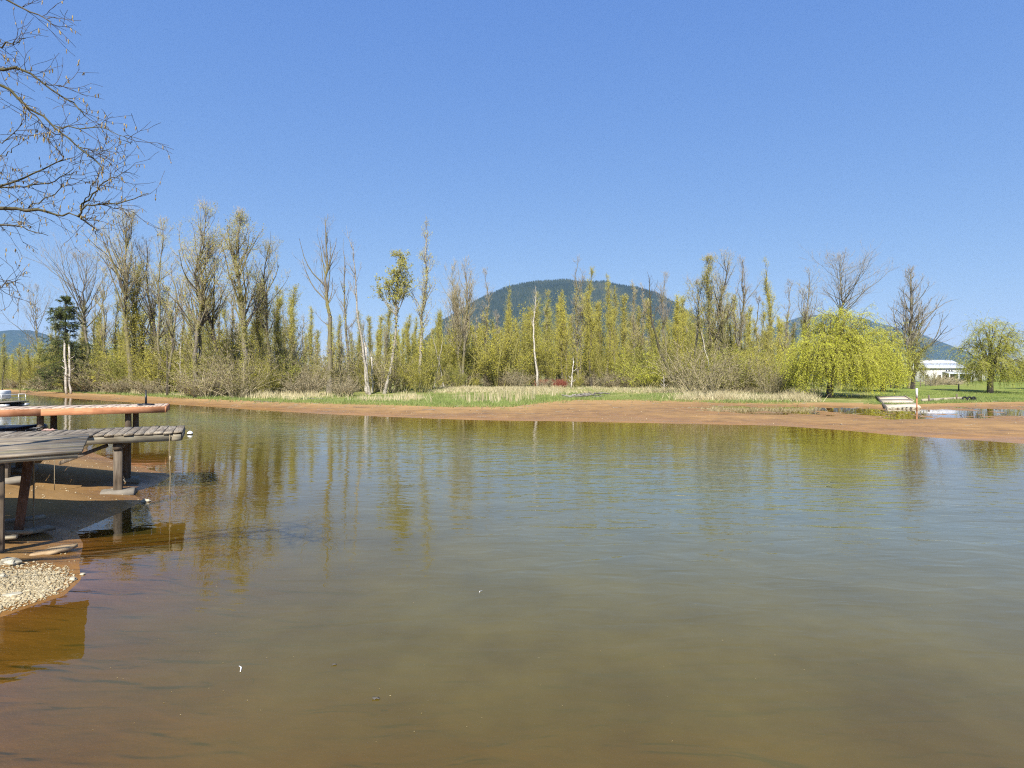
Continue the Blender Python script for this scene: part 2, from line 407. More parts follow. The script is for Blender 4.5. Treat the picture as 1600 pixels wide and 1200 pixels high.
# -- ground materials
def mud_material():
    m, nt, out = mat('mud'); P = geo_pos(nt)
    z = nt.nodes.new('ShaderNodeSeparateXYZ'); nt.links.new(P, z.inputs[0])
    n1 = noise(nt, .9, 6, .62, P); n2 = noise(nt, 9, 5, .65, P); n3 = noise(nt, .22, 4, .55, P)
    c = ramp(nt, n1.outputs['Fac'], [(.28, (.15, .080, .025)), (.5, (.25, .138, .045)), (.72, (.35, .20, .07))]).outputs['Color']
    c = mixc(nt, .75, c, ramp(nt, n2.outputs['Fac'], [(.3, (.62, .6, .58)), (.6, (1.08, 1.04, 1.0))]).outputs['Color'], 'MULTIPLY')
    # drier, paler, greyer higher up; orange silt at the waterline
    zz = math_(nt, 'ADD', z.outputs[2], math_(nt, 'MULTIPLY_ADD', n3.outputs['Fac'], .16, -.08))
    dry = nt.nodes.new('ShaderNodeMapRange'); nt.links.new(zz, dry.inputs[0]); dry.inputs[1].default_value = .04; dry.inputs[2].default_value = .2
    c = mixc(nt, math_(nt, 'MULTIPLY', dry.outputs[0], .62), c, (.41, .258, .105))
    org = nt.nodes.new('ShaderNodeMapRange'); nt.links.new(zz, org.inputs[0]); org.inputs[1].default_value = .07; org.inputs[2].default_value = .0
    c = mixc(nt, math_(nt, 'MULTIPLY', org.outputs[0], .7), c, (.34, .168, .042))
    wet = nt.nodes.new('ShaderNodeMapRange'); nt.links.new(zz, wet.inputs[0]); wet.inputs[1].default_value = .01; wet.inputs[2].default_value = .16
    wet.inputs[3].default_value = .22; wet.inputs[4].default_value = .85
    # the near bank's mud is darker, browner
    nb = attr(nt, 'nearbank')
    c = mixc(nt, math_(nt, 'MULTIPLY', nb.outputs['Fac'], .75), c, mixc(nt, 1.0, c, (.62, .58, .46), 'MULTIPLY'))
    n6 = noise(nt, 1.0, 5, .65, scaled(nt, P, (.22, 1.1, 1), (0, 0, .06)), .6)
    c = mixc(nt, .85, c, ramp(nt, n6.outputs['Fac'], [(.30, (.74, .72, .70)), (.48, (.98, .97, .96)), (.7, (1.1, 1.09, 1.07))]).outputs['Color'], 'MULTIPLY')
    sp = noise(nt, 60, 2, .5, P)
    c = mixc(nt, math_(nt, 'MULTIPLY', ramp(nt, sp.outputs['Fac'], [(.66, (0, 0, 0)), (.72, (1, 1, 1))]).outputs['Color'], .35), c, (.5, .44, .34))
    add = math_(nt, 'ADD', math_(nt, 'MULTIPLY', n1.outputs['Fac'], .5), math_(nt, 'MULTIPLY', n2.outputs['Fac'], .5))
    principled(nt, out, c, math_(nt, 'ADD', math_(nt, 'MULTIPLY_ADD', n2.outputs['Fac'], .25, wet.outputs[0]), math_(nt, 'MULTIPLY_ADD', n6.outputs['Fac'], 1.2, -.6)), .3, add, .7, .05)
    return m
M['mud'] = mud_material()

def field_material(name, stops, edge):
    m, nt, out = mat(name); P = geo_pos(nt)
    n1 = noise(nt, .35, 5, .6, P); n2 = noise(nt, 5, 4, .7, P)
    c = ramp(nt, n1.outputs['Fac'], stops).outputs['Color']
    c = mixc(nt, .8, c, ramp(nt, n2.outputs['Fac'], [(.3, (.6, .6, .55)), (.65, (1.15, 1.12, 1.05))]).outputs['Color'], 'MULTIPLY')
    g = attr(nt, 'past_edge')
    f = nt.nodes.new('ShaderNodeMapRange'); nt.links.new(math_(nt, 'MULTIPLY_ADD', n2.outputs['Fac'], 3.0, g.outputs['Fac']), f.inputs[0])
    f.inputs[1].default_value = .8; f.inputs[2].default_value = 2.8
    c = mixc(nt, f.outputs[0], edge, c)
    principled(nt, out, c, .9, .1, n2.outputs['Fac'], .8, .12)
    return m
M['meadow'] = field_material('meadow', [(.3, (.13, .17, .04)), (.5, (.22, .24, .07)), (.62, (.36, .32, .14)), (.75, (.48, .42, .22))], (.34, .2, .1))
M['lawn'] = field_material('lawn', [(.25, (.13, .17, .03)), (.5, (.19, .24, .05)), (.62, (.28, .28, .08)), (.8, (.24, .27, .06))], (.33, .19, .10))

def ground_piece(name, mask, m):
    q = QUADS[mask]; used = np.unique(q); remap = np.full(len(V), -1, np.int64); remap[used] = np.arange(len(used))
    nbank = sstep((GSD.ravel()[used] + 3) / 3)
    me = np_mesh(name, V[used], remap[q], None, [m], smooth=True, attrs={'past_edge': GG.ravel()[used], 'nearbank': nbank})
    return tag(obj(name, me), kind='structure')
mud = ground_piece('mudflat', ~is_far, M['mud'])
tag(mud, 'bare brown mud of the lake bed and both banks')
tag(ground_piece('meadow', is_mead, M['meadow']), 'rough grass flat between the mud and the trees')
tag(ground_piece('lawn', is_lawn, M['lawn']), 'mown green lawn running back to the white barn')

# ------------------------------------------------------------------ water
def water_material(name, ripple=1.0, murk=1.0):
    m, nt, out = mat(name); P = geo_pos(nt)
    dep = attr(nt, 'depth').outputs['Fac']
    # wind ripples: crests lie across the view, longer offshore, nearly still under the near bank
    calm = attr(nt, 'calm').outputs['Fac']
    v1 = scaled(nt, P, (.75, 1.9, 1), (0, 0, math.radians(-12)))
    v2 = scaled(nt, P, (1.0, 2.3, 1), (0, 0, math.radians(24)))
    n1 = noise(nt, 1.9, 2, .4, v1, .6); n2 = noise(nt, 5.2, 2, .5, v2, .3); n3 = noise(nt, .09, 3, .5, P); n4 = noise(nt, .32, 2, .5, v1)
    patch = nt.nodes.new('ShaderNodeMapRange'); nt.links.new(n3.outputs['Fac'], patch.inputs[0])
    patch.inputs[1].default_value = .33; patch.inputs[2].default_value = .66; patch.inputs[3].default_value = .55; patch.inputs[4].default_value = 1.25
    h = math_(nt, 'ADD', math_(nt, 'MULTIPLY', n1.outputs['Fac'], .023), math_(nt, 'MULTIPLY', n2.outputs['Fac'], .0024))
    h = math_(nt, 'ADD', h, math_(nt, 'MULTIPLY', n4.outputs['Fac'], .05))
    h = math_(nt, 'MULTIPLY', h, math_(nt, 'MULTIPLY', patch.outputs[0], calm))
    b = nt.nodes.new('ShaderNodeBump'); b.inputs['Strength'].default_value = 1.0; b.inputs['Distance'].default_value = ripple
    nt.links.new(h, b.inputs['Height'])
    fr = nt.nodes.new('ShaderNodeFresnel'); fr.inputs['IOR'].default_value = 1.42; nt.links.new(b.outputs[0], fr.inputs['Normal'])
    gl = nt.nodes.new('ShaderNodeBsdfGlossy'); gl.inputs['Roughness'].default_value = .012; nt.links.new(b.outputs[0], gl.inputs['Normal'])
    gl.inputs['Color'].default_value = (1, 1, 1, 1)
    tr = nt.nodes.new('ShaderNodeBsdfTransparent')
    tint = ramp(nt, math_(nt, 'MULTIPLY', dep, 1.6), [(0, (.96, .92, .78)), (.2, (.95, .78, .18)), (1, (.5, .40, .06))]).outputs['Color']
    nt.links.new(tint, tr.inputs[0])
    df = nt.nodes.new('ShaderNodeBsdfDiffuse')
    n5 = noise(nt, .8, 4, .6, P)
    mc = ramp(nt, n5.outputs['Fac'], [(.3, (.100, .078, .014)), (.7, (.142, .112, .022))]).outputs['Color']
    deepf = nt.nodes.new('ShaderNodeMapRange'); nt.links.new(dep, deepf.inputs[0]); deepf.inputs[1].default_value = .32; deepf.inputs[2].default_value = 1.0
    mc = mixc(nt, deepf.outputs[0], mc, (.112, .135, .100)); nt.links.new(mc, df.inputs[0])
    # silt: the deeper the water, the less of the bed is seen
    k = math_(nt, 'SUBTRACT', 1.0, math_(nt, 'POWER', 2.718, math_(nt, 'MULTIPLY', dep, -5.2 * murk)))
    k = math_(nt, 'MULTIPLY', k, .97)
    ms = nt.nodes.new('ShaderNodeMixShader'); nt.links.new(k, ms.inputs[0]); nt.links.new(tr.outputs[0], ms.inputs[1]); nt.links.new(df.outputs[0], ms.inputs[2])
    mf = nt.nodes.new('ShaderNodeMixShader'); nt.links.new(fr.outputs[0], mf.inputs[0]); nt.links.new(ms.outputs[0], mf.inputs[1]); nt.links.new(gl.outputs[0], mf.inputs[2])
    nt.links.new(mf.outputs[0], out.inputs['Surface'])
    return m
M['water'] = water_material('water')
M['pool'] = water_material('pool_water', .35)

def water_piece(name, level, mask, m):
    q = QUADS[mask]; used = np.unique(q); remap = np.full(len(V), -1, np.int64); remap[used] = np.arange(len(used))
    vv = V[used].copy(); dep = np.maximum(level - vv[:, 2], 0); vv[:, 2] = level
    sd = -GSD.ravel()[used]
    ee = -GE.ravel()[used]; calm = (.2 + .8 * sstep((sd - 1.0) / 9.0)) * (.16 + .84 * sstep((ee - 1.5) / 15.0))
    me = np_mesh(name, vv, remap[q], None, [m], smooth=True, attrs={'depth': dep, 'calm': calm})
    return tag(obj(name, me), kind='structure')
zmin = GZ.ravel()[QUADS].min(1); ce = cen(GE); cs = cen(GS)
fin = (np.hypot(cen(GX), cen(GYY)) < 400)
tag(water_piece('lake', 0.0, (zmin < .01) & (ce < 3) & fin, M['water']), 'rippled brown lake water reflecting trees and sky')
tag(water_piece('shallow_pool', .038, (zmin < .038) & (ce > .5) & (cs > .22) & (cpx > 985) & fin & (csd < -2), M['pool']), 'shallow pools lying on the mud flat')
print('ground', round(time.time() - T0, 1))

# ------------------------------------------------------------------ mountains
def ridge_mesh(name, pts, y0, wdt, seed, m, front=1.0, rough=.06, forest=None):
    pts = np.array(pts, float); xs = (pts[:, 0] - 800) / F * y0; hs = (HZ - pts[:, 1]) / F * y0 + EYE
    x = np.linspace(xs[0], xs[-1], 320); y = np.linspace(y0 - wdt * front, y0 + wdt, 120)
    X, Y = np.meshgrid(x, y)
    R = np.interp(X * y0 / Y, xs, hs); R = R * (1 + .022 * fbm(X / wdt * 7, Y / wdt * 5, seed + 50, 4))
    t = np.clip((y0 - Y) / (wdt * front), 0, 1); t2 = np.clip((Y - y0) / wdt, 0, 1)
    prof = np.where(Y < y0, 1 - t ** 1.7, 1 - .8 * t2 ** 1.6)
    sc = 1.0 / (wdt * .18)
    gully = fbm(X * sc * 1.3 + .4 * fbm(X * sc, Y * sc, seed + 5, 3), Y * sc * .6, seed, 5)
    Z = R * (Y / y0) * prof * (1 + rough * gully * np.clip(t * 3, 0, 1)) + rough * 60 * gully * np.clip(t * 2, 0, 1) * np.clip(R / 120, 0, 1)
    Z = np.maximum(Z, -1.0 + 0 * Z)
    n, k = X.shape; i, j = np.meshgrid(np.arange(n - 1), np.arange(k - 1), indexing='ij'); a = (i * k + j).ravel()
    q = np.stack([a, a + 1, a + k + 1, a + k], 1)
    return np_mesh(name, np.stack([X, Y, Z], -1).reshape(-1, 3), q, None, [m], smooth=True), (X, Y, Z)

def hill_material(name, a, b, c, sc):
    m, nt, out = mat(name); P = geo_pos(nt)
    n1 = noise(nt, .0035 * sc, 6, .6, P); n2 = noise(nt, .06 * sc, 3, .7, P)
    col = ramp(nt, n1.outputs['Fac'], [(.34, a), (.52, b), (.7, c)]).outputs['Color']
    col = mixc(nt, .85, col, ramp(nt, n2.outputs['Fac'], [(.35, (.45, .45, .45)), (.65, (1.25, 1.25, 1.25))]).outputs['Color'], 'MULTIPLY')
    principled(nt, out, col, .95, .05, n2.outputs['Fac'], 1.0, 8.0)
    return m
M['hill'] = hill_material('forested_hill', (.020, .040, .022), (.034, .060, .030), (.062, .082, .036), 1)
M['hill_far'] = hill_material('far_hill', (.020, .042, .026), (.030, .056, .034), (.05, .075, .045), .7)
MT = [(a, b + 5) for a, b in [(600, 590), (640, 566), (665, 530), (690, 502), (740, 471), (790, 449), (830, 440), (870, 436.5), (900, 438), (930, 439), (945, 438), (955, 442), (990, 447), (1030, 458), (1060, 474), (1090, 496), (1120, 518), (1160, 545), (1220, 577), (1250, 592)]]
me, (HX, HY, HZZ) = ridge_mesh('mountain', MT, 2700, 900, 3, M['hill'], rough=.17)
mount = tag(obj('mountain', me), 'round forested mountain rising behind the middle of the trees', kind='structure')
me, _ = ridge_mesh('mountain', [(a, b - 8) for a, b in [(1090, 590), (1140, 570), (1180, 538), (1215, 515), (1250, 503), (1290, 499), (1340, 503), (1380, 514), (1440, 531), (1480, 546), (1510, 557), (1545, 575), (1590, 597)]], 4600, 1300, 9, M['hill_far'], rough=.08)
tag(obj('mountain', me), 'bluish farther mountain behind the willows on the right', kind='structure')
me, _ = ridge_mesh('hill', [(-420, 560), (-250, 530), (-100, 522), (-20, 520), (15, 516), (45, 516), (75, 524), (110, 537), (160, 546), (200, 541), (235, 537), (290, 549), (360, 556), (470, 573), (560, 590)], 4200, 900, 14, M['hill_far'], rough=.06)
tag(obj('hill', me), 'low blue hill far behind the trees on the left', kind='structure')

def forest_on(X, Y, Z, n, seed, parent):
    rng = np.random.default_rng(seed); r, k = X.shape
    i = rng.integers(0, int(r * .56), n); j = rng.integers(0, k - 1, n); fu = rng.random(n); fv = rng.random(n)
    L = lambda A: (A[i, j] * (1 - fu) + A[i, j + 1] * fu) * (1 - fv) + (A[i + 1, j] * (1 - fu) + A[i + 1, j + 1] * fu) * fv
    x, y, z = L(X), L(Y), L(Z); ok = z > 8; x, y, z = x[ok], y[ok], z[ok]; n = len(x)
    h = rng.uniform(7, 24, n) * (.75 + .5 * vnoise(x * .012, y * .012, 4)); wd = h * rng.uniform(.17, .3, n)
    an = np.arange(5) / 5 * 2 * np.pi
    ring = np.stack([x[:, None] + wd[:, None] * np.cos(an), y[:, None] + wd[:, None] * np.sin(an), np.repeat((z - 1.5)[:, None], 5, 1)], -1)
    tip = np.stack([x, y, z + h], -1)[:, None]; v = np.concatenate([ring, tip], 1).reshape(-1, 3)
    b = (np.arange(n) * 6)[:, None]; t = np.stack([np.stack([b[:, 0] + a, b[:, 0] + (a + 1) % 5, b[:, 0] + 5], -1) for a in range(5)], 1).reshape(-1, 3)
    o = obj('forest', np_mesh('forest', v, None, t, [M['far_tree']]), parent); tag(o, kind='stuff')
def far_tree_mat():
    m, nt, out = mat('far_tree'); g = nt.nodes.new('ShaderNodeNewGeometry'); n = noise(nt, .0042, 5, .62, scaled(nt, g.outputs['Position'], (1, .5, 1.4)))
    f = math_(nt, 'ADD', math_(nt, 'MULTIPLY', g.outputs['Random Per Island'], .34), math_(nt, 'MULTIPLY_ADD', n.outputs['Fac'], 1.5, -.42))
    c = ramp(nt, f, [(.12, (.010, .020, .013)), (.42, (.022, .034, .019)), (.66, (.036, .047, .022)), (.8, (.066, .066, .03)), (1, (.115, .10, .055))]).outputs['Color']
    d = nt.nodes.new('ShaderNodeBsdfDiffuse'); nt.links.new(c, d.inputs[0]); nt.links.new(d.outputs[0], out.inputs['Surface']); return m
M['far_tree'] = far_tree_mat()
forest_on(HX, HY, HZZ, 52000, 5, mount)
print('hills', round(time.time() - T0, 1))

# ------------------------------------------------------------------ trees
def unit(v): return v / np.maximum(np.linalg.norm(v, axis=-1, keepdims=True), 1e-9)

def poly_grow(rng, start, dirs, length, k, trop, jit):
    """polylines [n,k+1,3] that bend towards (0,0,trop) and wander"""
    n = len(start); pts = np.empty((n, k + 1, 3)); pts[:, 0] = start; d = unit(dirs)
    up = np.zeros((n, 3)); up[:, 2] = 1
    for i in range(k):
        d = unit(d + np.asarray(trop).reshape(-1, 1) * up + rng.normal(0, jit, (n, 3)))
        pts[:, i + 1] = pts[:, i] + d * (length / k)[:, None]
    return pts

def spawn(rng, pts, n, t0, t1, ang0, ang1, upbias=0.0):
    """n children per parent: start, direction, parameter, parent index"""
    N_, k1, _ = pts.shape; t = rng.uniform(t0, t1, (N_, n)); f = t * (k1 - 1); i = np.minimum(f.astype(int), k1 - 2); fr = (f - i)[..., None]
    idx = np.arange(N_)[:, None]
    p = pts[idx, i] * (1 - fr) + pts[idx, i + 1] * fr; tg = unit(pts[idx, i + 1] - pts[idx, i])
    r = rng.normal(0, 1, p.shape); perp = unit(r - (r * tg).sum(-1, keepdims=True) * tg)
    a = rng.uniform(ang0, ang1, (N_, n))[..., None]
    d = np.cos(a) * tg + np.sin(a) * perp; d[..., 2] += upbias
    return p.reshape(-1, 3), unit(d).reshape(-1, 3), t.ravel(), np.repeat(np.arange(N_), n)

def tubes(pts, rad, sides):
    n, k1, _ = pts.shape
    tg = unit(np.gradient(pts, axis=1)); ref = np.where(np.abs(tg[:, :1, 2:3]) > .85, np.array([1.0, 0, 0]), np.array([0, 0, 1.0]))
    p1 = unit(np.cross(tg, np.broadcast_to(ref, tg.shape))); p2 = np.cross(tg, p1)
    an = np.arange(sides) / sides * 2 * np.pi
    ring = pts[:, :, None] + rad[:, :, None, None] * (np.cos(an)[:, None] * p1[:, :, None] + np.sin(an)[:, None] * p2[:, :, None])
    v = ring.reshape(-1, 3)
    base = (np.arange(n) * k1 * sides)[:, None, None] + (np.arange(k1 - 1) * sides)[None, :, None]
    s = np.arange(sides)[None, None]; s2 = (s + 1) % sides
    q = np.stack([base + s2, base + s, base + s + sides, base + s2 + sides], -1).reshape(-1, 4)
    return v, q

def leaves(rng, p, size, asp=.55, droop=0.0):
    n = len(p); nrm = unit(rng.normal(0, .62, (n, 3)) + np.array([0, -.62, .55])); a = rng.normal(0, 1, (n, 3)) + np.array([0, 0, -droop]); a = unit(a - (a * nrm).sum(1, keepdims=True) * nrm); b = np.cross(nrm, a)   # leaves turn their faces to the southern light
    s = size * rng.uniform(.6, 1.35, (n, 1)); a = a * s * .5; b = b * s * .5 * asp
    v = np.stack([p - a * .8 - b * .95, p - a * .8 + b * .95, p + a * 1.25], 1).reshape(-1, 3)
    return v, np.arange(n * 3).reshape(-1, 3)

def taper(pts, rad):
    """three-sided twigs that run out to a point"""
    n, k1, _ = pts.shape; v, q = tubes(pts[:, :-1], rad[:, :-1], 3) if k1 > 2 else (None, None)
    if k1 == 2:
        tg = unit(pts[:, 1] - pts[:, 0]); p1 = unit(np.cross(tg, np.array([.31, .17, .93]))); p2 = np.cross(tg, p1); an = np.arange(3) / 3 * 2 * np.pi
        v = (pts[:, 0, None] + rad[:, 0, None, None] * (np.cos(an)[:, None] * p1[:, None] + np.sin(an)[:, None] * p2[:, None])).reshape(-1, 3); q = np.zeros((0, 4), int)
    nv = len(v); v = np.vstack([v, pts[:, -1]]); last = np.arange(n) * 3 * (k1 - 1) + 3 * (k1 - 2)
    t = np.concatenate([np.stack([last + s, last + (s + 1) % 3, nv + np.arange(n)], 1) for s in range(3)])
    return v, q, t

class Acc:
    def __init__(s): s.v = []; s.q = []; s.m = []; s.t = []; s.tm = []; s.n = 0
    def add(s, vq, m=0):
        v = vq[0]
        if len(v) == 0: return
        for f in vq[1:]:
            if f is None or len(f) == 0: continue
            if f.shape[1] == 4: s.q.append(f + s.n); s.m.append(np.full(len(f), m))
            else: s.t.append(f + s.n); s.tm.append(np.full(len(f), m))
        s.v.append(v); s.n += len(v)
    def mesh(s, name, mats):
        return np_mesh(name, np.vstack(s.v), np.vstack(s.q) if s.q else None, np.vstack(s.t) if s.t else None, mats, np.concatenate(s.m) if s.m else None, np.concatenate(s.tm) if s.tm else None, smooth=False)

def tree_meshes(seed, H, r0, top=(0, 0), bend=(0, 0), clear=.25, n1=26, ang=(.45, .8), L1=.22, shape='column', trop1=.16, n2=6, n3=5, L2=.45, L3=.42,
                leaf=1400, lsize=.12, sleeve=0, sleeve_w=.5, sleeve_t=(.1, .7), crown_t=(0, 1), twig_r=.009, jit=.10, stems=1, long=(), wob=.012,
                bark='bark_grey', twig='twig_tan', leafm='leaf_yellow', sleeve_twigs=0, leaf_at='twigs'):
    """a trunk mesh (trunk and limbs) and a crown mesh (twigs and leaves), base at the origin"""
    rng = np.random.default_rng(seed); tr = Acc(); cr = Acc(); k = 14
    t = np.linspace(0, 1, k + 1); trunks = []
    for s in range(stems):
        hh = H * (1 if s == 0 else rng.uniform(.72, .95)); sp = 0 if s == 0 else rng.uniform(.05, .10) * H
        aa = rng.uniform(0, 6.28); wv = np.cumsum(rng.normal(0, wob * H, (k + 1, 2)), 0) * t[:, None] ** .5; wv -= wv[-1] * t[:, None]
        x = top[0] * t + bend[0] * np.sin(np.pi * t) + wv[:, 0] + sp * math.cos(aa) * np.sqrt(t); y = top[1] * t + bend[1] * np.sin(np.pi * t) + wv[:, 1] + sp * math.sin(aa) * np.sqrt(t)
        trunks.append(np.stack([x, y, hh * t], -1))
    trunks = np.array(trunks); trunks[:, 0, 2] -= .25
    rad = r0 * ((1 - t) ** .85 * .93 + .045); rad[0] *= 1.35; rad = np.repeat(rad[None], stems, 0) * (np.array([1] + [.7] * (stems - 1))[:, None])
    tr.add(tubes(trunks, rad, 8))
    p, d, tt, pi = spawn(rng, trunks, n1, clear, .96, ang[0], ang[1])
    u = (tt - clear) / (1 - clear)
    sh = {'column': 1.0 - .62 * u, 'cone': 1.15 - u, 'round': .35 + .9 * np.sin(np.pi * np.clip(u * .8 + .12, 0, 1)), 'vase': .35 + .65 * u, 'spire': .55 - .4 * u, 'fan': .55 + .55 * u}[shape]
    L = L1 * H * np.maximum(sh, .12) * np.clip(rng.lognormal(0, .36, len(tt)) * 1.1, .4, 1.65)
    if len(long):                                   # hand-set limbs: (t, dx, dz, length)
        for (lt, dx, dy, dz, ll) in long:
            f = lt * k; i = int(f); q = trunks[0, i] * (1 - f + i) + trunks[0, min(i + 1, k)] * (f - i)
            p = np.vstack([p, q]); d = np.vstack([d, unit(np.array([[dx, dy, dz]], float))]); tt = np.append(tt, lt); L = np.append(L, ll); pi = np.append(pi, 0)
    l1 = poly_grow(rng, p, d, L, 6, trop1, jit)
    over = np.clip((H * 1.01 - l1[:, 0, 2]) / np.maximum(l1[:, :, 2].max(1) - l1[:, 0, 2], .01), .2, 1.0)
    l1 = l1[:, :1] + (l1 - l1[:, :1]) * over[:, None, None]; L = L * over
    r1 = np.minimum(np.interp(tt, t, rad[0]) * .55, .012 + L * .017)[:, None] * np.linspace(1, .22, 7)[None]
    tr.add(tubes(l1, np.maximum(r1, .006), 5))
    c1 = np.vstack([l1])
    p, d, t2, pi = spawn(rng, c1, n2, .2, 1.0, .4, .95, .12)
    LL = L[pi] * L2 * rng.uniform(.5, 1.2, len(t2)) * (1.15 - .55 * t2) + .12
    l2 = poly_grow(rng, p, d, LL, 3, .12, jit * 1.2)
    r2 = np.maximum(r1[pi, 3] * .42, twig_r)[:, None] * np.linspace(1, .5, 4)[None]
    cr.add(taper(l2, r2), 0)
    p, d, t3, pi3 = spawn(rng, l2, n3, .15, 1.0, .35, .9, .15)
    L3_ = LL[pi3] * L3 * rng.uniform(.5, 1.3, len(t3)) + .12
    l3 = poly_grow(rng, p, d, L3_, 2, .1, jit * 1.2)
    cr.add(taper(l3[:, ::2], np.full((len(l3), 2), twig_r * .95)), 0)
    if leaf:
        z = l3[:, 1, 2] / H; ok = np.where((z >= crown_t[0]) & (z <= crown_t[1]))[0]
        if len(ok):
            pw = L3_[ok] / L3_[ok].sum(); c = rng.choice(ok, leaf, p=pw); f = rng.random(leaf)[:, None] * 1.9; i = np.minimum(f.astype(int), 1)[:, 0]
            q = l3[c, i] * (1 - (f - i[:, None])) + l3[c, i + 1] * (f - i[:, None]) + rng.normal(0, .13, (leaf, 3))
            cr.add(leaves(rng, q, lsize), 1)
    if sleeve:                                      # the young shoots that clothe the stem of a cottonwood
        ns = max(sleeve // 9, 8)
        ts = sleeve_t[0] + (sleeve_t[1] - sleeve_t[0]) * rng.beta(1.0, 1.15, ns); si = rng.integers(0, stems, ns)
        f = ts * k; i = np.minimum(f.astype(int), k - 1); fr = (f - i)[:, None]
        q = trunks[si, i] * (1 - fr) + trunks[si, i + 1] * fr; a = rng.uniform(0, 6.28, ns)
        dd = np.stack([np.cos(a), np.sin(a), rng.uniform(.9, 3.2, ns)], -1)
        Ls = sleeve_w * rng.uniform(.4, 1.5, ns) * (1.12 - .3 * (ts - sleeve_t[0]) / max(sleeve_t[1] - sleeve_t[0], .01))
        ls = poly_grow(rng, q, dd, Ls * 1.4, 3, .12, .16)
        cr.add(taper(ls[:, [0, 1, 3]], np.full((ns, 3), twig_r) * np.array([1.1, .9, .5])[None]), 0)
        c = rng.integers(0, ns, sleeve); f = rng.beta(1.4, 1.0, sleeve)[:, None] * 2.99; i = f.astype(int)[:, 0]; fr = f - i[:, None]
        cr.add(leaves(rng, ls[c, i] * (1 - fr) + ls[c, i + 1] * fr + rng.normal(0, .10, (sleeve, 3)), lsize), 1)
    return tr.mesh('trunk', [M[bark]]), cr.mesh('crown', [M[twig], M[leafm]])

def place_tree(name, loc, meshes, label, cat='tree', group=None, rz=0.0, sc=1.0):
    o = empty(name, loc, label, cat, group, rz); o.scale = (sc, sc, sc) if not isinstance(sc, tuple) else sc
    obj('trunk', meshes[0], o); obj('crown', meshes[1], o)
    return o

def tree_px(name, bpx, bpy_, tpx, tpy, label, depth=None, cat='tree', group=None, dy=0.0, bendpx=0, **kw):
    """a tree stands where its foot is seen and reaches the height its tip is seen at"""
    if depth is None: x, y, z = onground(bpx, bpy_, 25)
    else: y = depth; x = at(bpx, y); z = gz(x, y)
    H = (HZ - tpy) * y / F + EYE - z; m = y / F
    ms = tree_meshes(H=H, top=((tpx - bpx) * m, dy), bend=(bendpx * m, 0), **kw)
    return place_tree(name, (x, y, z), ms, label, cat, group)

sd_ = [100]
def nx(): sd_[0] += 1; return sd_[0]
COTT = dict(clear=.3, n1=30, ang=(.35, .85), L1=.26, n2=8, n3=5, leaf=4600, sleeve=3400, sleeve_w=1.0, sleeve_t=(.08, .75), lsize=.095, jit=.12)
BARE = dict(clear=.28, n1=26, ang=(.4, .85), L1=.22, n2=8, n3=6, leaf=0, twig='twig_grey', jit=.12)
COL_ = dict(clear=.2, n1=34, ang=(.22, .5), L1=.18, n2=7, n3=5, leaf=3600, sleeve=4200, sleeve_w=1.15, sleeve_t=(.06, .9), leafm='leaf_gold', twig='twig_olive', lsize=.095)
def K(base, **kw): d = dict(base); d.update(kw); d['seed'] = nx(); return d

# -- left-hand wood
tree_px('bare_tree', 60, 600, 58, 448, 'small bare grey tree at the far left edge of the wood', depth=112, r0=.2, **K(BARE, shape='round', L1=.25))
tree_px('bare_tree', 138, 600, 124, 398, 'bare grey tree with wide fan of fine twigs behind the dark fir', depth=92, r0=.28, **K(BARE, shape='round', L1=.34, n1=34, clear=.4, ang=(.5, .95)))
tree_px('cottonwood_tree', 172, 606, 166, 418, 'slim twiggy tree next right of the bare fan-shaped tree', depth=84, r0=.2, **K(COTT, L1=.14, leaf=900, sleeve=1050))
tree_px('cottonwood_tree', 207, 607, 203, 332, 'tallest ivy-clad cottonwood of the left group with broad spreading limbs', depth=76, r0=.36, **K(COTT, L1=.26, n1=42, leaf=3960, sleeve=3900, sleeve_t=(.1, .6), leafm='leaf_gold', shape='column', clear=.35, ang=(.35, .8)))
tree_px('cottonwood_tree', 234, 607, 228, 372, 'dark forked trunk standing close beside the tallest left cottonwood', depth=78, r0=.28, **K(COTT, L1=.24, leaf=900, sleeve=750, stems=2, bark='bark_dark', twig='twig_grey'))
tree_px('cottonwood_tree', 247, 608, 257, 343, 'slender tree leaning right with wispy top, left of the olive pair', depth=74, r0=.2, **K(COTT, L1=.15, leaf=1620, sleeve=1350, clear=.45))
tree_px('leaning_tree', 262, 608, 297, 400, 'thin bare trunk leaning to the right with curving limbs', depth=70, bendpx=-8, r0=.18, **K(BARE, L1=.2, n1=18, leaf=360))
tree_px('cottonwood_tree', 307, 610, 322, 322, 'tall double-topped cottonwood with olive leaves, left of the pair', depth=66, r0=.3, **K(COTT, L1=.25, n1=40, leaf=5760, sleeve=2400, leafm='leaf_olive', stems=2, lsize=.13))
tree_px('cottonwood_tree', 344, 610, 336, 395, 'dark forked tree with one limb reaching right between the two tall cottonwoods', depth=68, r0=.24, **K(COTT, L1=.2, n1=20, leaf=1620, sleeve=900, bark='bark_dark', long=((.5, .9, 0, .8, 4.2),)))
tree_px('cottonwood_tree', 383, 612, 380, 332, 'tall thick ivy-clad cottonwood with dense olive crown, right of the pair', depth=64, r0=.38, **K(COTT, L1=.27, n1=42, leaf=5760, sleeve=4800, sleeve_w=.6, leafm='leaf_olive', lsize=.13, long=((.42, -.8, 0, .75, 5.0), (.45, .8, 0, .8, 3.5))))
tree_px('cottonwood_tree', 424, 617, 417, 358, 'slim dark-trunked tree with leafy top at the edge of the mud', r0=.2, dy=1, bendpx=-6, **K(COTT, L1=.18, n1=30, leaf=3420, sleeve=2550, sleeve_t=(.1, .55), sleeve_w=1.1, bark='bark_dark', leafm='leaf_olive', long=((.66, -.9, 0, .5, 2.6),)))
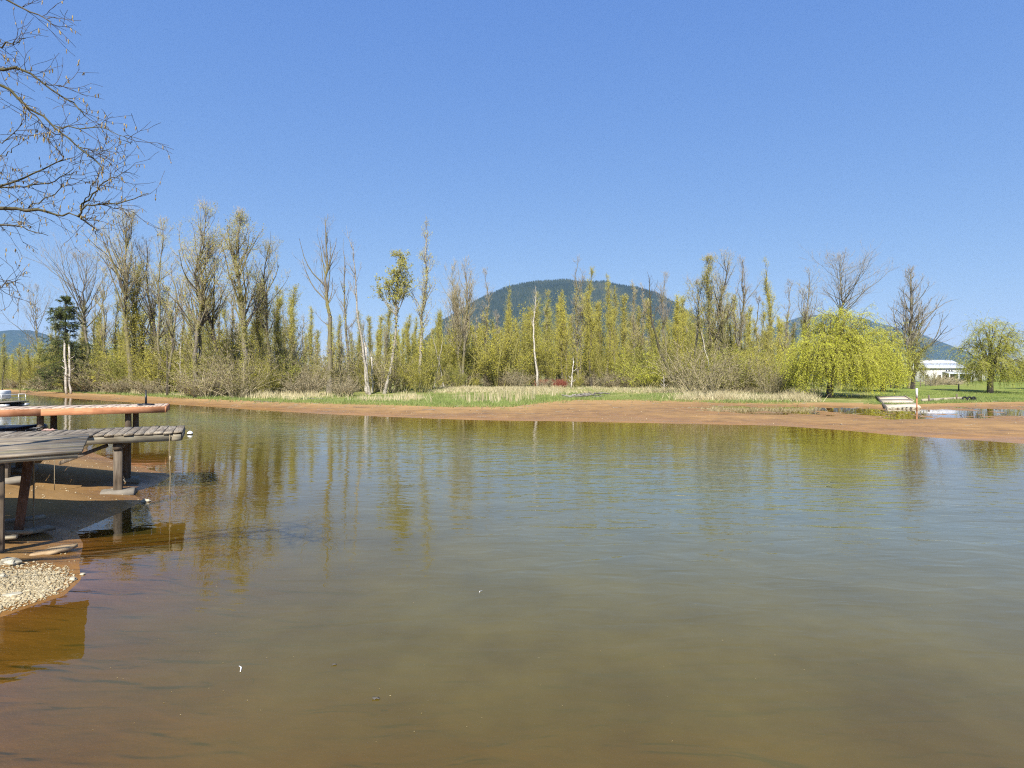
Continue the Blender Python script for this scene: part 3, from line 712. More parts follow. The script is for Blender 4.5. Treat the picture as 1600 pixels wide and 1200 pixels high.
tree_px('cottonwood_tree', 404, 606, 398, 430, 'broad yellow-green young tree under the tall olive cottonwoods', depth=70, r0=.16, **K(COL_, L1=.22, leaf=3960))
tree_px('cottonwood_tree', 436, 606, 436, 455, 'low yellow-green tree right of the slim dark trunk', depth=72, r0=.14, **K(COL_, L1=.2, leaf=3240))
tree_px('dead_tree', 514, 612, 508, 338, 'tall bare grey tree with two long crooked limbs reaching left', depth=68, r0=.33, **K(BARE, L1=.17, n1=20, clear=.5, ang=(.3, .7), bark='bark_grey', n2=4, n3=3, sleeve=750, sleeve_t=(.15, .6), sleeve_w=.35,
        long=((.52, -1, .1, .55, 6.2), (.60, -1, -.1, .95, 6.4), (.66, -.5, 0, 1, 5.0), (.7, .45, .1, 1, 4.6), (.5, .8, 0, .5, 2.6), (.38, -1, 0, .35, 2.6))))
tree_px('bare_tree', 546, 610, 537, 372, 'thin bare tree leaning left beside the tall grey dead tree', depth=69, r0=.18, **K(BARE, L1=.12, n1=16, n2=5, n3=4, sleeve=600))
tree_px('bare_tree', 578, 616, 541, 352, 'slender crooked bare tree slanting left over the broken white stump', depth=64, bendpx=-6, r0=.16, **K(BARE, L1=.11, n1=16, n2=4, n3=3, bark='bark_pale', clear=.45))
for (bx, tx, ty, d, lab) in ((456, 456, 470, 92, 'small yellowish tree standing alone in the gap right of the olive cottonwoods'), (490, 486, 480, 88, 'thin yellowish tree close left of the tall dead tree')):
    tree_px('cottonwood_tree', bx, 605, tx, ty, lab, depth=d, r0=.13, **K(COL_, L1=.13, leaf=1620, sleeve=2250))

# -- middle
tree_px('leafy_poplar', 600, 615, 622, 392, 'leaning dark poplar with clumped grey-green leaf tufts at its top', r0=.2, bendpx=6, **K(COTT, L1=.17, n1=26, clear=.5, leaf=4140, sleeve=750, sleeve_w=.5, lsize=.2, leafm='leaf_olive', bark='bark_pale', long=((.55, -1, 0, .9, 4.8),), n3=4, ang=(.4, .8)))
tree_px('bare_tree', 657, 608, 665, 345, 'tall thin tree with bare spindly spike top', depth=68, r0=.22, **K(BARE, L1=.13, n1=34, clear=.3, shape='column', n2=6, leaf=1260, sleeve=1650, sleeve_t=(.2, .72), sleeve_w=.6, leafm='leaf_gold', bark='bark_pale'))
tree_px('leaning_tree', 694, 602, 672, 512, 'short thin trunk leaning left, crossing a paler leaning stem', depth=84, r0=.12, **K(BARE, L1=.1, n1=8, n2=3, n3=3, bark='bark_pale'))
tree_px('leaning_tree', 677, 605, 692, 528, 'pale thin stem leaning right, crossing a darker leaning trunk', depth=83, r0=.11, **K(BARE, L1=.08, n1=6, n2=3, n3=2, bark='bark_white'))
tree_px('cottonwood_tree', 690, 605, 688, 478, 'narrow leafy tree growing directly behind the two crossed stems', depth=96, r0=.15, **K(COL_, L1=.1, leaf=2160, leafm='leaf_olive'))
tree_px('cottonwood_tree', 724, 606, 722, 408, 'twiggy many-topped tree left of the mountain skyline', depth=88, r0=.25, **K(COTT, L1=.23, n1=40, stems=3, leaf=1800, sleeve=2250, ang=(.25, .55), leafm='leaf_olive', twig='twig_tan'))
tree_px('bare_tree', 766, 606, 760, 424, 'thin bare tree where the mountain slope meets the sky', depth=90, r0=.17, **K(BARE, L1=.14, n1=24, ang=(.25, .55), sleeve=900, leafm='leaf_gold'))
tree_px('bare_tree', 797, 606, 795, 452, 'thin tan tree with feathery top in front of the mountain', depth=92, r0=.15, **K(COL_, L1=.11, leaf=900, sleeve=1650, sleeve_t=(.2, 1)))
tree_px('birch_tree', 841, 606, 836, 446, 'white-barked bare birch standing straight before the mountain', depth=86, r0=.20, **K(BARE, L1=.09, n1=14, n2=4, n3=3, bark='bark_white', clear=.5))
tree_px('bare_tree', 906, 606, 902, 402, 'tree with pale bare forked top rising above the mountain', depth=90, r0=.22, **K(BARE, L1=.15, n1=26, stems=2, sleeve=3900, sleeve_t=(.1, .75), sleeve_w=1.0, leafm='leaf_gold', bark='bark_grey', n3=4))
tree_px('cottonwood_tree', 924, 606, 925, 418, 'yellow-green column tree with two dead spikes on top', depth=88, r0=.22, **K(COL_, L1=.13, leaf=3060, sleeve=5400, sleeve_t=(.1, .8), sleeve_w=1.1, bark='bark_dark', clear=.35))
tree_px('cottonwood_tree', 944, 606, 947, 424, 'yellow-green column tree with one thin dead spike on top', depth=87, r0=.2, **K(COL_, L1=.11, leaf=2340, sleeve=4800, sleeve_t=(.1, .78), sleeve_w=1.0, clear=.35))
tree_px('cottonwood_tree', 884, 606, 880, 470, 'bushy gold-green tree just left of the mountain summit columns', depth=95, r0=.2, **K(COL_, L1=.17, leaf=3060))
tree_px('cottonwood_tree', 862, 606, 858, 478, 'small gold tree beside the white birch', depth=98, r0=.15, **K(COL_, L1=.14, leaf=2340))
tree_px('cottonwood_tree', 964, 606, 961, 448, 'slim gold tree right of the spiked columns', depth=92, r0=.18, **K(COL_, L1=.12, leaf=2160, sleeve=3300))
tree_px('bare_tree', 991, 606, 989, 440, 'pinkish bare tree right of the mountain summit', depth=94, r0=.19, **K(BARE, L1=.15, n1=34, ang=(.25, .55), twig='twig_tan', leaf=540))
tree_px('bare_tree', 1010, 606, 1004, 446, 'thin tan tree standing behind the crooked leaning trunk', depth=96, r0=.17, **K(BARE, L1=.13, n1=30, ang=(.25, .55), twig='twig_tan', sleeve=1200, leafm='leaf_gold'))
tree_px('leaning_tree', 1061, 608, 1011, 424, 'dark crooked trunk leaning left with a hooked bare top', r0=.24, bendpx=-14, **K(BARE, L1=.11, n1=12, n2=4, n3=3, clear=.5, bark='bark_dark', twig='twig_dark', long=((.78, .9, 0, .9, 2.8),)))
tree_px('bare_tree', 1042, 606, 1040, 428, 'bare round-topped tree behind the crooked leaning trunk', depth=88, r0=.2, **K(BARE, L1=.17, n1=26, clear=.5, ang=(.3, .65)))
tree_px('cottonwood_tree', 1062, 606, 1057, 458, 'gold-leaved tree on the right slope of the mountain', depth=86, r0=.2, **K(COL_, L1=.16, leaf=3960))
tree_px('cottonwood_tree', 1087, 606, 1086, 440, 'round-topped twiggy tree above the white leaning trunk', depth=84, r0=.22, **K(BARE, L1=.2, n1=26, shape='round', clear=.55, leaf=1620, leafm='leaf_gold', ang=(.45, .85)))
tree_px('cottonwood_tree', 1106, 606, 1110, 402, 'dense olive-green tall tree in the right cluster', depth=80, r0=.26, **K(COTT, L1=.22, n1=46, leaf=6480, sleeve=3600, sleeve_t=(.1, .9), ang=(.25, .5), leafm='leaf_olive', lsize=.13, clear=.2))
tree_px('cottonwood_tree', 1129, 606, 1131, 395, 'tallest dark-stemmed tree of the right cluster', depth=78, r0=.26, **K(COTT, L1=.22, n1=38, leaf=2340, sleeve=2250, ang=(.25, .5), bark='bark_dark', leafm='leaf_olive'))
tree_px('bare_tree', 1150, 606, 1156, 404, 'grey bare tree at the right side of the right cluster', depth=80, r0=.25, **K(BARE, L1=.19, n1=34, ang=(.25, .55), sleeve=750, leafm='leaf_gold'))
tree_px('leaning_tree', 1117, 588, 1094, 512, 'white dead trunk leaning left at the foot of the right cluster', depth=76, r0=.15, **K(BARE, L1=.06, n1=5, n2=2, n3=2, bark='bark_white'))
tree_px('cottonwood_tree', 1194, 606, 1197, 400, 'slender lone poplar with feathery top between the right cluster and the big willow', depth=74, r0=.2, **K(COL_, L1=.12, n1=40, leaf=1620, sleeve=3900, sleeve_t=(.15, .75), ang=(.2, .45)))
tree_px('bare_tree', 1222, 606, 1236, 440, 'thin bare tree left of the big bright willow', depth=78, r0=.17, **K(BARE, L1=.16, n1=22, ang=(.25, .6), sleeve=750, leafm='leaf_gold'))
tree_px('bare_tree', 1258, 604, 1266, 420, 'pale airy bare tree standing behind the big willow', depth=88, r0=.2, **K(BARE, L1=.2, n1=40, ang=(.35, .75), leaf=450, twig='twig_grey'))
tree_px('bare_tree', 1310, 604, 1312, 400, 'broad round bare tree above the top of the big willow', depth=86, r0=.24, **K(BARE, L1=.22, n1=52, shape='round', clear=.45, ang=(.7, 1.25), twig='twig_grey', n2=9, trop1=.07))
tree_px('bare_tree', 1421, 603, 1427, 414, 'lone bare pyramid-shaped tree beside the white barn', depth=84, r0=.3, **K(BARE, L1=.23, n1=80, clear=.2, shape='cone', ang=(.6, .95), twig='twig_grey', bark='bark_grey', n2=8, n3=6, trop1=.13))
print('hero trees', round(time.time() - T0, 1))

# -- snags and pale birch stems
def snag(px, py, tpx, tpy, r0, label, bark='bark_white', depth=None, seed=1):
    rng = np.random.default_rng(seed)
    x, y, z = onground(px, py, 25) if depth is None else (at(px, depth), depth, gz(at(px, depth), depth))
    H = (HZ - tpy) * y / F + EYE - z; o = empty('tree_snag', (x, y, z), label, 'dead tree')
    t = np.linspace(0, 1, 9); dx = (tpx - px) * y / F
    pts = np.stack([dx * t + rng.normal(0, .04, 9), rng.normal(0, .04, 9), H * t - .15], -1)
    mb = MB(); mb.tube(pts, r0 * (1 - .35 * t) * rng.uniform(.92, 1.08, 9), 9)
    for s in range(4):                              # splintered top
        a = rng.uniform(0, 6.28); b = pts[-1] + np.array([math.cos(a) * r0 * .4, math.sin(a) * r0 * .4, -.15])
        mb.tube([b, b + np.array([rng.normal(0, .05), 0, rng.uniform(.3, .9)])], [r0 * .28, .01], 5)
    mb.build('trunk', M[bark], o)
    for s in range(5):
        f = rng.uniform(.25, .9); a = rng.uniform(0, 6.28); b = pts[int(f * 8)]; mb = MB()
        mb.tube([b, b + np.array([math.cos(a) * .35, math.sin(a) * .35, .2]), b + np.array([math.cos(a) * .6, math.sin(a) * .6, .45])], [.05, .035, .015], 5); mb.build('branch_stub', M[bark], o)
snag(574, 616, 571, 540, .26, 'thick broken white snag with splintered top near the mud', seed=3)
snag(582, 614, 581, 556, .13, 'thin white snag right beside the thick broken one', seed=4)
snag(104, 607, 101, 535, .16, 'left white birch stem in front of the dark fir', depth=75, seed=5)
snag(110, 607, 107, 540, .15, 'right white birch stem in front of the dark fir', depth=75.4, seed=6)
snag(893, 607, 896, 562, .12, 'small crooked white snag near the driftwood pile', seed=8)
snag(1038, 609, 1037, 588, .10, 'short grey post-like stump left of the crooked leaning trunk', seed=9, bark='bark_pale')
snag(262, 610, 261, 545, .13, 'dark thin stump stem near the mud on the left', bark='bark_dark', depth=66, seed=10)
snag(282, 608, 282, 540, .12, 'pale thin dead stem left of the double-topped cottonwood', bark='bark_pale', depth=70, seed=12)

# -- conifer
def conifer(px, tpy, depth, label, halfpx):
    rng = np.random.default_rng(77); x = at(px, depth); z = gz(x, depth); H = (HZ - tpy) * depth / F + EYE - z; R = halfpx * depth / F
    o = empty('fir_tree', (x, depth, z), label, 'fir tree')
    t = np.linspace(0, 1, 12); mb = MB(); mb.tube(np.stack([0 * t, 0 * t, H * t - .2], -1), .25 * (1 - t) + .02, 8); mb.build('trunk', M['bark_dark'], o)
    n = 150; u = rng.uniform(.12, .985, n); a = np.arange(n) * 2.4 + rng.normal(0, .3, n); L = R * (1.05 - u) ** .75 * rng.uniform(.6, 1.25, n) * 1.2 + .25
    d = np.stack([np.cos(a), np.sin(a), .1 - .25 * (1 - u)], -1); p = np.stack([0 * u, 0 * u, H * u], -1)
    l1 = poly_grow(rng, p, d, L, 5, -.035, .07); acc = Acc(); acc.add(tubes(l1, np.full((n, 6), .035) * np.linspace(1, .3, 6)[None], 3), 0)
    p2, d2, t2, pi = spawn(rng, l1, 13, .12, 1, .5, 1.1, -.2)
    l2 = poly_grow(rng, p2, d2, L[pi] * .28 * (1.2 - .6 * t2) + .2, 2, -.12, .08); acc.add(taper(l2, np.full((len(l2), 3), .012)), 0)
    c = rng.integers(0, len(l2), 20000); f = rng.random((20000, 1)) * 1.99; i = f.astype(int)[:, 0]; fr = f - i[:, None]
    q = l2[c, i] * (1 - fr) + l2[c, i + 1] * fr + rng.normal(0, .06, (20000, 3)); acc.add(leaves(rng, q, .22, .35, .6), 1)
    obj('crown', acc.mesh('crown', [M['twig_dark'], M['needle']]), o)
conifer(102, 462, 80, 'dark green fir with drooping boughs on the left', 38)

# -- willows
def willow(px, py, tpx, tpy, halfpx, label, leafm, seed, nleaf=15000, wind=.1, depth=None, foot=.0, nl=30):
    """short trunk, arching limbs, and lobes of hanging strands that overlap like curtains"""
    rng = np.random.default_rng(seed)
    x, y, z = onground(px, py, 25) if depth is None else (at(px, depth), depth, gz(at(px, depth), depth))
    H = (HZ - tpy) * y / F + EYE - z; R = halfpx * y / F; cx = (tpx - px) * y / F
    o = empty('willow_tree', (x, y, z), label, 'willow tree'); tr = Acc(); cr = Acc()
    t = np.linspace(0, 1, 7); tk = np.stack([cx * .35 * t ** 2, 0 * t, H * .36 * t], -1)[None]; tk[:, 0, 2] -= .2
    tr.add(tubes(tk, (.034 * H * (1.15 - .45 * t))[None], 9))
    # limb tips spread over an egg-shaped crown, low and high alike
    k = np.arange(nl); a = k * 2.39996 + rng.normal(0, .25, nl); hz_ = .20 + .78 * ((k + .5) / nl) ** .85 + rng.normal(0, .03, nl); hz_ = np.clip(hz_, .2, .97)
    rad = R * np.sqrt(np.clip(1 - ((hz_ - .36) / .64) ** 2, .02, 1)) * rng.uniform(.62, .98, nl)
    tip = np.stack([cx * hz_ + rad * np.cos(a), rad * np.sin(a), H * hz_], -1); st = tk[0, rng.integers(3, 7, nl)]
    s_ = np.linspace(0, 1, 9)[None, :, None]; mid = (st + tip) / 2; mid[:, 2] += .16 * H
    l1 = st[:, None] * (1 - s_) ** 2 + 2 * mid[:, None] * s_ * (1 - s_) + tip[:, None] * s_ ** 2; l1[:, 1:-1] += rng.normal(0, .012 * H, (nl, 7, 3))
    tr.add(tubes(l1, (.010 * H * np.linspace(1, .22, 9))[None].repeat(nl, 0), 6))
    p2, d2, t2, pi = spawn(rng, l1, 7, .35, 1, .5, 1.15, .15)
    l2 = poly_grow(rng, p2, d2, R * .30 * rng.uniform(.4, 1.2, len(t2)), 4, -.10, .16); cr.add(tubes(l2, np.full((len(l2), 5), .028) * np.linspace(1, .4, 5)[None], 4), 0)
    p3, d3, t3, pi3 = spawn(rng, l2, 9, .1, 1, .3, 1.0, -.05); n3 = len(t3)
    lob = rng.uniform(.45, 1.35, nl)[pi[pi3]]                           # each limb's curtain has its own length
    L3 = H * .20 * lob * rng.uniform(.6, 1.25, n3); low = p3[:, 2] < H * .6; L3[low] = np.maximum(L3[low], p3[low, 2] * rng.uniform(.6, 1.02, low.sum()))
    L3 = np.clip(L3, .4, np.maximum(p3[:, 2] - .1 - foot * H * rng.random(n3), .45))
    d3[:, 0] += wind; l3 = poly_grow(rng, p3, d3, L3, 6, -.40, .12); l3[..., 2] = np.maximum(l3[..., 2], .12)
    cr.add(taper(l3[:, ::2], np.full((n3, 4), .008)), 0)
    c = rng.choice(n3, nleaf, p=L3 / L3.sum()); f = rng.random((nleaf, 1)) * 5.99; i = f.astype(int)[:, 0]; fr = f - i[:, None]
    q = l3[c, i] * (1 - fr) + l3[c, i + 1] * fr + rng.normal(0, .05, (nleaf, 3)); cr.add(leaves(rng, q, .12, .30, 1.3), 1)
    obj('trunk', tr.mesh('trunk', [M['bark_dark']]), o); obj('crown', cr.mesh('crown', [M['twig_olive'], M[leafm]]), o)
willow(1296, 621, 1322, 483, 68, 'big bright yellow-green weeping willow beside the boat ramp', 'leaf_lime', 11, 110000, nl=54)
willow(1380, 612, 1378, 513, 36, 'darker green willow between the big willow and the lone bare tree', 'leaf_willow_deep', 12, 36000)
willow(1426, 606, 1436, 524, 20, 'thin small willow with sparse leaves around the lone bare tree', 'leaf_willow_deep', 15, 3000, depth=78, foot=.3, nl=14)
willow(1547, 614, 1552, 498, 52, 'windblown weeping willow on the lawn at the far right', 'leaf_willow_pale', 13, 34000, .45, foot=.22, nl=32)
willow(1652, 610, 1655, 520, 44, 'willow cut off by the right edge of the picture', 'leaf_willow_pale', 14, 14000, .4, foot=.2)

# -- the thinner trees that fill the wood: shared meshes, each its own thing
proto = []
for k, kw in enumerate([K(COL_, L1=.13, leaf=1800, sleeve=3000), K(COL_, L1=.15, leaf=2000, sleeve=3200, leafm='leaf_yellow'), K(COL_, L1=.11, leaf=1400, sleeve=2800, leafm='leaf_gold', clear=.4),
                        K(BARE, L1=.13, n1=24, ang=(.25, .55), twig='twig_tan', n3=4), K(BARE, L1=.10, n1=22, ang=(.25, .5), sleeve=600, leafm='leaf_gold', n3=4), K(BARE, L1=.15, n1=24, stems=2, leaf=300, n3=4),
                        K(COL_, L1=.16, leaf=1500, sleeve=1500, leafm='leaf_fresh'), K(COL_, L1=.14, leaf=1300, sleeve=1700, leafm='leaf_olive')]):
    proto.append(tree_meshes(H=11.0, r0=.12, top=((k % 3 - 1) * .5, 0), **kw))
rng = np.random.default_rng(2024)
FILL = {0: ('young_poplar', 'slim young gold-green poplar in the thick of the wood'), 1: ('young_poplar', 'slim young yellow-green poplar in the thick of the wood'), 2: ('young_poplar', 'slim young gold-green poplar in the thick of the wood'),
        3: ('young_bare_tree', 'thin bare tan tree in the thick of the wood'), 4: ('young_bare_tree', 'thin nearly bare tree in the thick of the wood'), 5: ('young_bare_tree', 'thin forked bare tree in the thick of the wood'),
        6: ('young_poplar', 'fresh green young poplar in the thick of the wood'), 7: ('young_poplar', 'dull olive young poplar in the thick of the wood')}
LM = [(-30, 'the left edge'), (58, 'the small far-left bare tree'), (102, 'the dark fir'), (128, 'the bare fan-shaped tree'), (168, 'the slim twiggy tree'), (205, 'the tallest left cottonwood'), (257, 'the slender wispy-topped tree'), (290, 'the thin leaning trunk'),
      (318, 'the double-topped cottonwood'), (381, 'the thick olive cottonwood'), (420, 'the slim dark-trunked tree'), (456, 'the gap right of the cottonwoods'), (511, 'the tall grey dead tree'), (545, 'the thin crooked bare tree'), (573, 'the broken white snag'), (610, 'the clumped grey-green poplar'),
      (660, 'the spike-topped thin tree'), (684, 'the crossed leaning stems'), (723, 'the twiggy many-topped tree'), (762, 'the bare tree at the mountain slope'), (796, 'the feathery tan tree'), (838, 'the white birch'), (880, 'the bushy gold-green tree'), (904, 'the pale fork-topped tree'),
      (926, 'the two-spiked gold column'), (946, 'the one-spiked gold column'), (962, 'the slim gold tree'), (990, 'the pinkish bare tree'), (1008, 'the bright lime shrub'), (1036, 'the crooked leaning trunk'), (1060, 'the gold mountain-slope tree'), (1086, 'the round-topped twiggy tree'),
      (1107, 'the white leaning trunk'), (1131, 'the dark right-cluster tree'), (1155, 'the grey right-cluster tree'), (1196, 'the lone feathery poplar'), (1229, 'the thin bare tree left of the willow'), (1298, 'the big bright willow'), (1384, 'the darker willow'), (1424, 'the lone pyramid tree'), (1472, 'the white barn'), (1550, 'the right windblown willow')]
SEEN_LABELS = set()
def where(px, d, what, sizes, h, near, far):
    q, nm = min(LM, key=lambda a: abs(a[0] - px)); dx = px - q
    size = sizes[0] if h < near[0] else (sizes[2] if h > near[1] else sizes[1])
    side = 'at' if abs(dx) < 5 else ('just left of' if dx < 0 else 'just right of')
    dep = 'front row' if d < far[0] else ('far back' if d > far[1] else 'middle row')
    lab = f'{size} {what} {side} {nm}, {dep}'
    if len(lab.split()) > 16: lab = f'{what} {side} {nm}, {dep}'
    if len(lab.split()) > 16: lab = f'{what} {side} {nm}'
    return lab
def fill(n, px0, px1, d0, d1, h0, h1, kinds):
    for i in range(n):
        px = px0 + (px1 - px0) * (i + rng.uniform(-.6, 1.2)) / n; d = rng.uniform(d0, d1); d = max(d, 98) if 62 < px < 140 else d; x = at(px, d); k = int(rng.choice(kinds)); z = gz(x, d)
        h = rng.uniform(h0, h1) * (.62 if px < 80 else 1.0)
        # behind the clearing left of the middle the wood is lower
        nm, lab = FILL[k]; s = h / 11.0
        grp = lab.replace(' in the thick of the wood', 's filling the wood'); lab = where(px, d, lab.replace('slim ', '').replace(' in the thick of the wood', ''), ('short', 'mid-height', 'tall'), h, (9, 12), (100, 138))
        place_tree(nm, (x, d, z), proto[k], lab, 'tree', grp, rng.uniform(0, 6.28), (s * rng.uniform(.85, 1.25), s * rng.uniform(.85, 1.25), s))
fill(46, -60, 460, 72, 112, 8, 14.5, [0, 1, 2, 3, 4, 6, 7, 7, 0])
fill(14, 440, 600, 85, 120, 6.5, 11, [0, 2, 3, 4, 5])
fill(38, 590, 790, 92, 132, 7.5, 13.5, [0, 1, 2, 2, 4, 1])
fill(56, 770, 1080, 92, 138, 9, 16.5, [0, 1, 2, 2, 0, 4, 6])
fill(24, 1060, 1260, 84, 125, 8, 13.5, [0, 1, 4, 2, 6, 7])
fill(34, -120, 1240, 140, 190, 10, 16, [0, 2, 3, 4, 5, 1])
fill(18, 120, 470, 76, 100, 12.5, 18, [0, 3, 4, 5, 7, 4])
fill(12, 440, 610, 84, 110, 8.5, 13, [3, 4, 0, 5, 1])
fill(16, 1080, 1255, 80, 104, 10, 16, [0, 1, 4, 7, 3, 6])
fill(8, 690, 830, 88, 104, 10, 14.5, [0, 3, 4, 2])
print('fill trees', round(time.time() - T0, 1))

# -- shrubs
def shrub_mesh(seed, Hh, Rr, stems, twig, leafm, nleaf, lsize=.085, n2=7, n3=5, upr=1.0, tr_=.011):
    rg = np.random.default_rng(seed); a = rg.uniform(0, 6.28, stems); rb = rg.uniform(0, .35, stems) * Rr; sp = rg.uniform(.15, 1.0, stems)
    p = np.stack([np.cos(a) * rb, np.sin(a) * rb, np.full(stems, -.1)], -1); d = np.stack([np.cos(a) * sp * Rr, np.sin(a) * sp * Rr, np.full(stems, Hh * upr) * rg.uniform(.55, 1.1, stems)], -1)
    L = np.linalg.norm(d, axis=1); acc = Acc(); st = poly_grow(rg, p, d, L, 6, -.02, .12); st[..., 2] = np.maximum(st[..., 2], -.1)
    sb = Acc(); sb.add(tubes(st, np.full((stems, 7), .035) * np.linspace(1, .3, 7)[None], 4))
    p2, d2, t2, pi = spawn(rg, st, n2, .15, 1, .35, 1.0, .1); l2 = poly_grow(rg, p2, d2, L[pi] * .32 * rg.uniform(.4, 1.2, len(t2)), 3, .05, .16)
    acc.add(taper(l2, np.full((len(l2), 4), tr_) * np.linspace(1.1, .6, 4)[None]), 0)
    p3, d3, t3, pi3 = spawn(rg, l2, n3, .1, 1, .4, 1.1, .05); l3 = poly_grow(rg, p3, d3, rg.uniform(.2, .6, len(t3)), 2, .05, .15)
    acc.add(taper(l3, np.full((len(l3), 3), tr_ * .85)), 0)
    if nleaf:
        c = rg.integers(0, len(l3), nleaf); f = rg.random((nleaf, 1)) * 1.99; i = f.astype(int)[:, 0]; fr = f - i[:, None]
        acc.add(leaves(rg, l3[c, i] * (1 - fr) + l3[c, i + 1] * fr + rg.normal(0, .07, (nleaf, 3)), lsize), 1)
    return sb.mesh('stems', [M[twig]]), acc.mesh('foliage', [M[twig], M[leafm]])
SH = {'tan': [shrub_mesh(s, 4, 2.6, 34, 'twig_tan', 'leaf_olive', 2200) for s in (1, 2)],
      'olive': [shrub_mesh(s, 4.5, 2.3, 32, 'twig_olive', 'leaf_gold', 6500) for s in (3, 4)],
      'green': [shrub_mesh(s, 4.2, 2.4, 30, 'twig_olive', 'leaf_fresh', 6500) for s in (5, 6)],
      'bright': [shrub_mesh(s, 4.2, 2.8, 30, 'twig_olive', 'leaf_lime', 7500) for s in (7,)],
      'upright': [shrub_mesh(s, 6.5, 1.5, 30, 'twig_olive', 'leaf_yellow', 7000) for s in (8, 9)],
      'brush': [shrub_mesh(s, 2.2, 2.2, 40, 'twig_tan', 'dead_leaf', 500, n2=8) for s in (10, 11)]}
SLAB = {'tan': 'bare tan thicket shrub along the foot of the wood', 'olive': 'olive leafing shrub along the foot of the wood', 'green': 'fresh green shrub along the foot of the wood',
        'bright': 'bright lime-green round shrub', 'upright': 'tall upright yellow-green thicket shrub', 'brush': 'low brown tangle of brushwood at the edge of the bank'}
SNAME = {'tan': 'bare tan shrub', 'olive': 'olive leafing shrub', 'green': 'fresh green shrub', 'bright': 'lime-green shrub', 'upright': 'upright yellow-green shrub', 'brush': 'brown brushwood tangle'}
def shrub(kind, px, py=None, depth=None, h=4.0, wide=1.0, label=None):
    if depth is None: x, y, z = onground(px, py, 25)
    else: y = depth; x = at(px, y); z = gz(x, y)
    ms = SH[kind][int(rng.integers(len(SH[kind])))]; hb = {'tan': 4, 'olive': 4.5, 'green': 4.2, 'bright': 4.2, 'upright': 6.5, 'brush': 2.2}[kind]; s = h / hb
    lab = label or where(px, y, SNAME[kind], ('low', 'middling', 'tall'), h, (3, 5), (74, 96))
    o = empty('shrub', (x, y, z), lab, 'shrub', None if label else SNAME[kind] + 's at the foot of the wood', rng.uniform(0, 6.28)); o.scale = (s * wide, s * wide, s)
    obj('stems', ms[0], o); obj('foliage', ms[1], o)
for i in range(30):                       # left: deep tan-olive thicket
    px = -50 + 500 * (i + rng.uniform(-.4, .4)) / 30; shrub(rng.choice(['tan', 'olive', 'olive', 'green']), px, depth=np.interp(px, [-60, 100, 200, 300, 400, 460], [118, 86, 78, 70, 65, 62]) + rng.uniform(-2, 6), h=rng.uniform(3.2, 5.6), wide=1.25)
for i in range(22):
    px = -60 + 520 * (i + rng.uniform(-.4, .4)) / 22; shrub(rng.choice(['tan', 'olive', 'green', 'upright']), px, depth=np.interp(px, [-60, 100, 200, 300, 400, 460], [128, 98, 88, 80, 74, 70]) + rng.uniform(-2, 6), h=rng.uniform(5.5, 8), wide=1.05)
for (px, py) in ((20, 608), (75, 611), (130, 614), (185, 616), (232, 618), (300, 620), (330, 621), (352, 619), (480, 618), (540, 620)): shrub('brush', px, py - 1, h=rng.uniform(1.3, 2.4), wide=1.3)
shrub('tan', 322, depth=61, h=3.6, wide=1.5, label='sprawling bare brown bush hanging over the mud below the double-topped cottonwood')
shrub('tan', 372, depth=60, h=3.9, wide=1.3, label='round tan bush on the mud edge left of the slim dark-trunked tree')
for i in range(16):
    px = 445 + 240 * (i + rng.uniform(-.4, .4)) / 16; shrub(rng.choice(['tan', 'olive', 'olive', 'upright']), px, depth=rng.uniform(66, 80), h=rng.uniform(2.8, 5.2), wide=1.1)
for i in range(34):                       # middle: upright thin yellow-green growth
    px = 670 + 420 * (i + rng.uniform(-.4, .4)) / 34; shrub(rng.choice(['upright', 'upright', 'olive', 'upright', 'green']), px, depth=rng.uniform(88, 108), h=rng.uniform(5, 9.5), wide=.95)
for i in range(18):
    px = 670 + 420 * (i + rng.uniform(-.4, .4)) / 18; shrub(rng.choice(['brush', 'tan', 'olive', 'brush']), px, depth=rng.uniform(84, 90), h=rng.uniform(1.2, 2.6), wide=1.1)
shrub('bright', 1008, depth=84, h=4.9, wide=1.25, label='bright lime-green round shrub left of the crooked leaning trunk')
shrub('bright', 1034, depth=87, h=4.2, wide=1.1, label='second lime-green shrub, touching the crooked leaning trunk')
shrub('green', 716, depth=84, h=3.2, wide=1.0, label='low fresh green shrub behind the reed patch')
shrub('green', 968, depth=90, h=5.0, wide=1.1, label='fresh green shrub left of the bright lime-green ones')
for i in range(16):
    px = 1075 + 175 * (i + rng.uniform(-.4, .4)) / 16; shrub(rng.choice(['olive', 'green', 'upright', 'olive', 'tan']), px, depth=rng.uniform(62, 84), h=rng.uniform(3.2, 6.0), wide=1.15)
for (px, d, h) in ((1400, 84, 2.2), (1372, 80, 2.6), (1458, 96, 2.6), (1395, 88, 3)): shrub('tan', px, depth=d, h=h, wide=1.1)
for (px, d, h) in ((1515, 125, 4.5), (1562, 130, 5), (1600, 130, 5.5), (1640, 120, 5), (1475, 135, 3)): shrub('green', px, depth=d, h=h, wide=1.2)

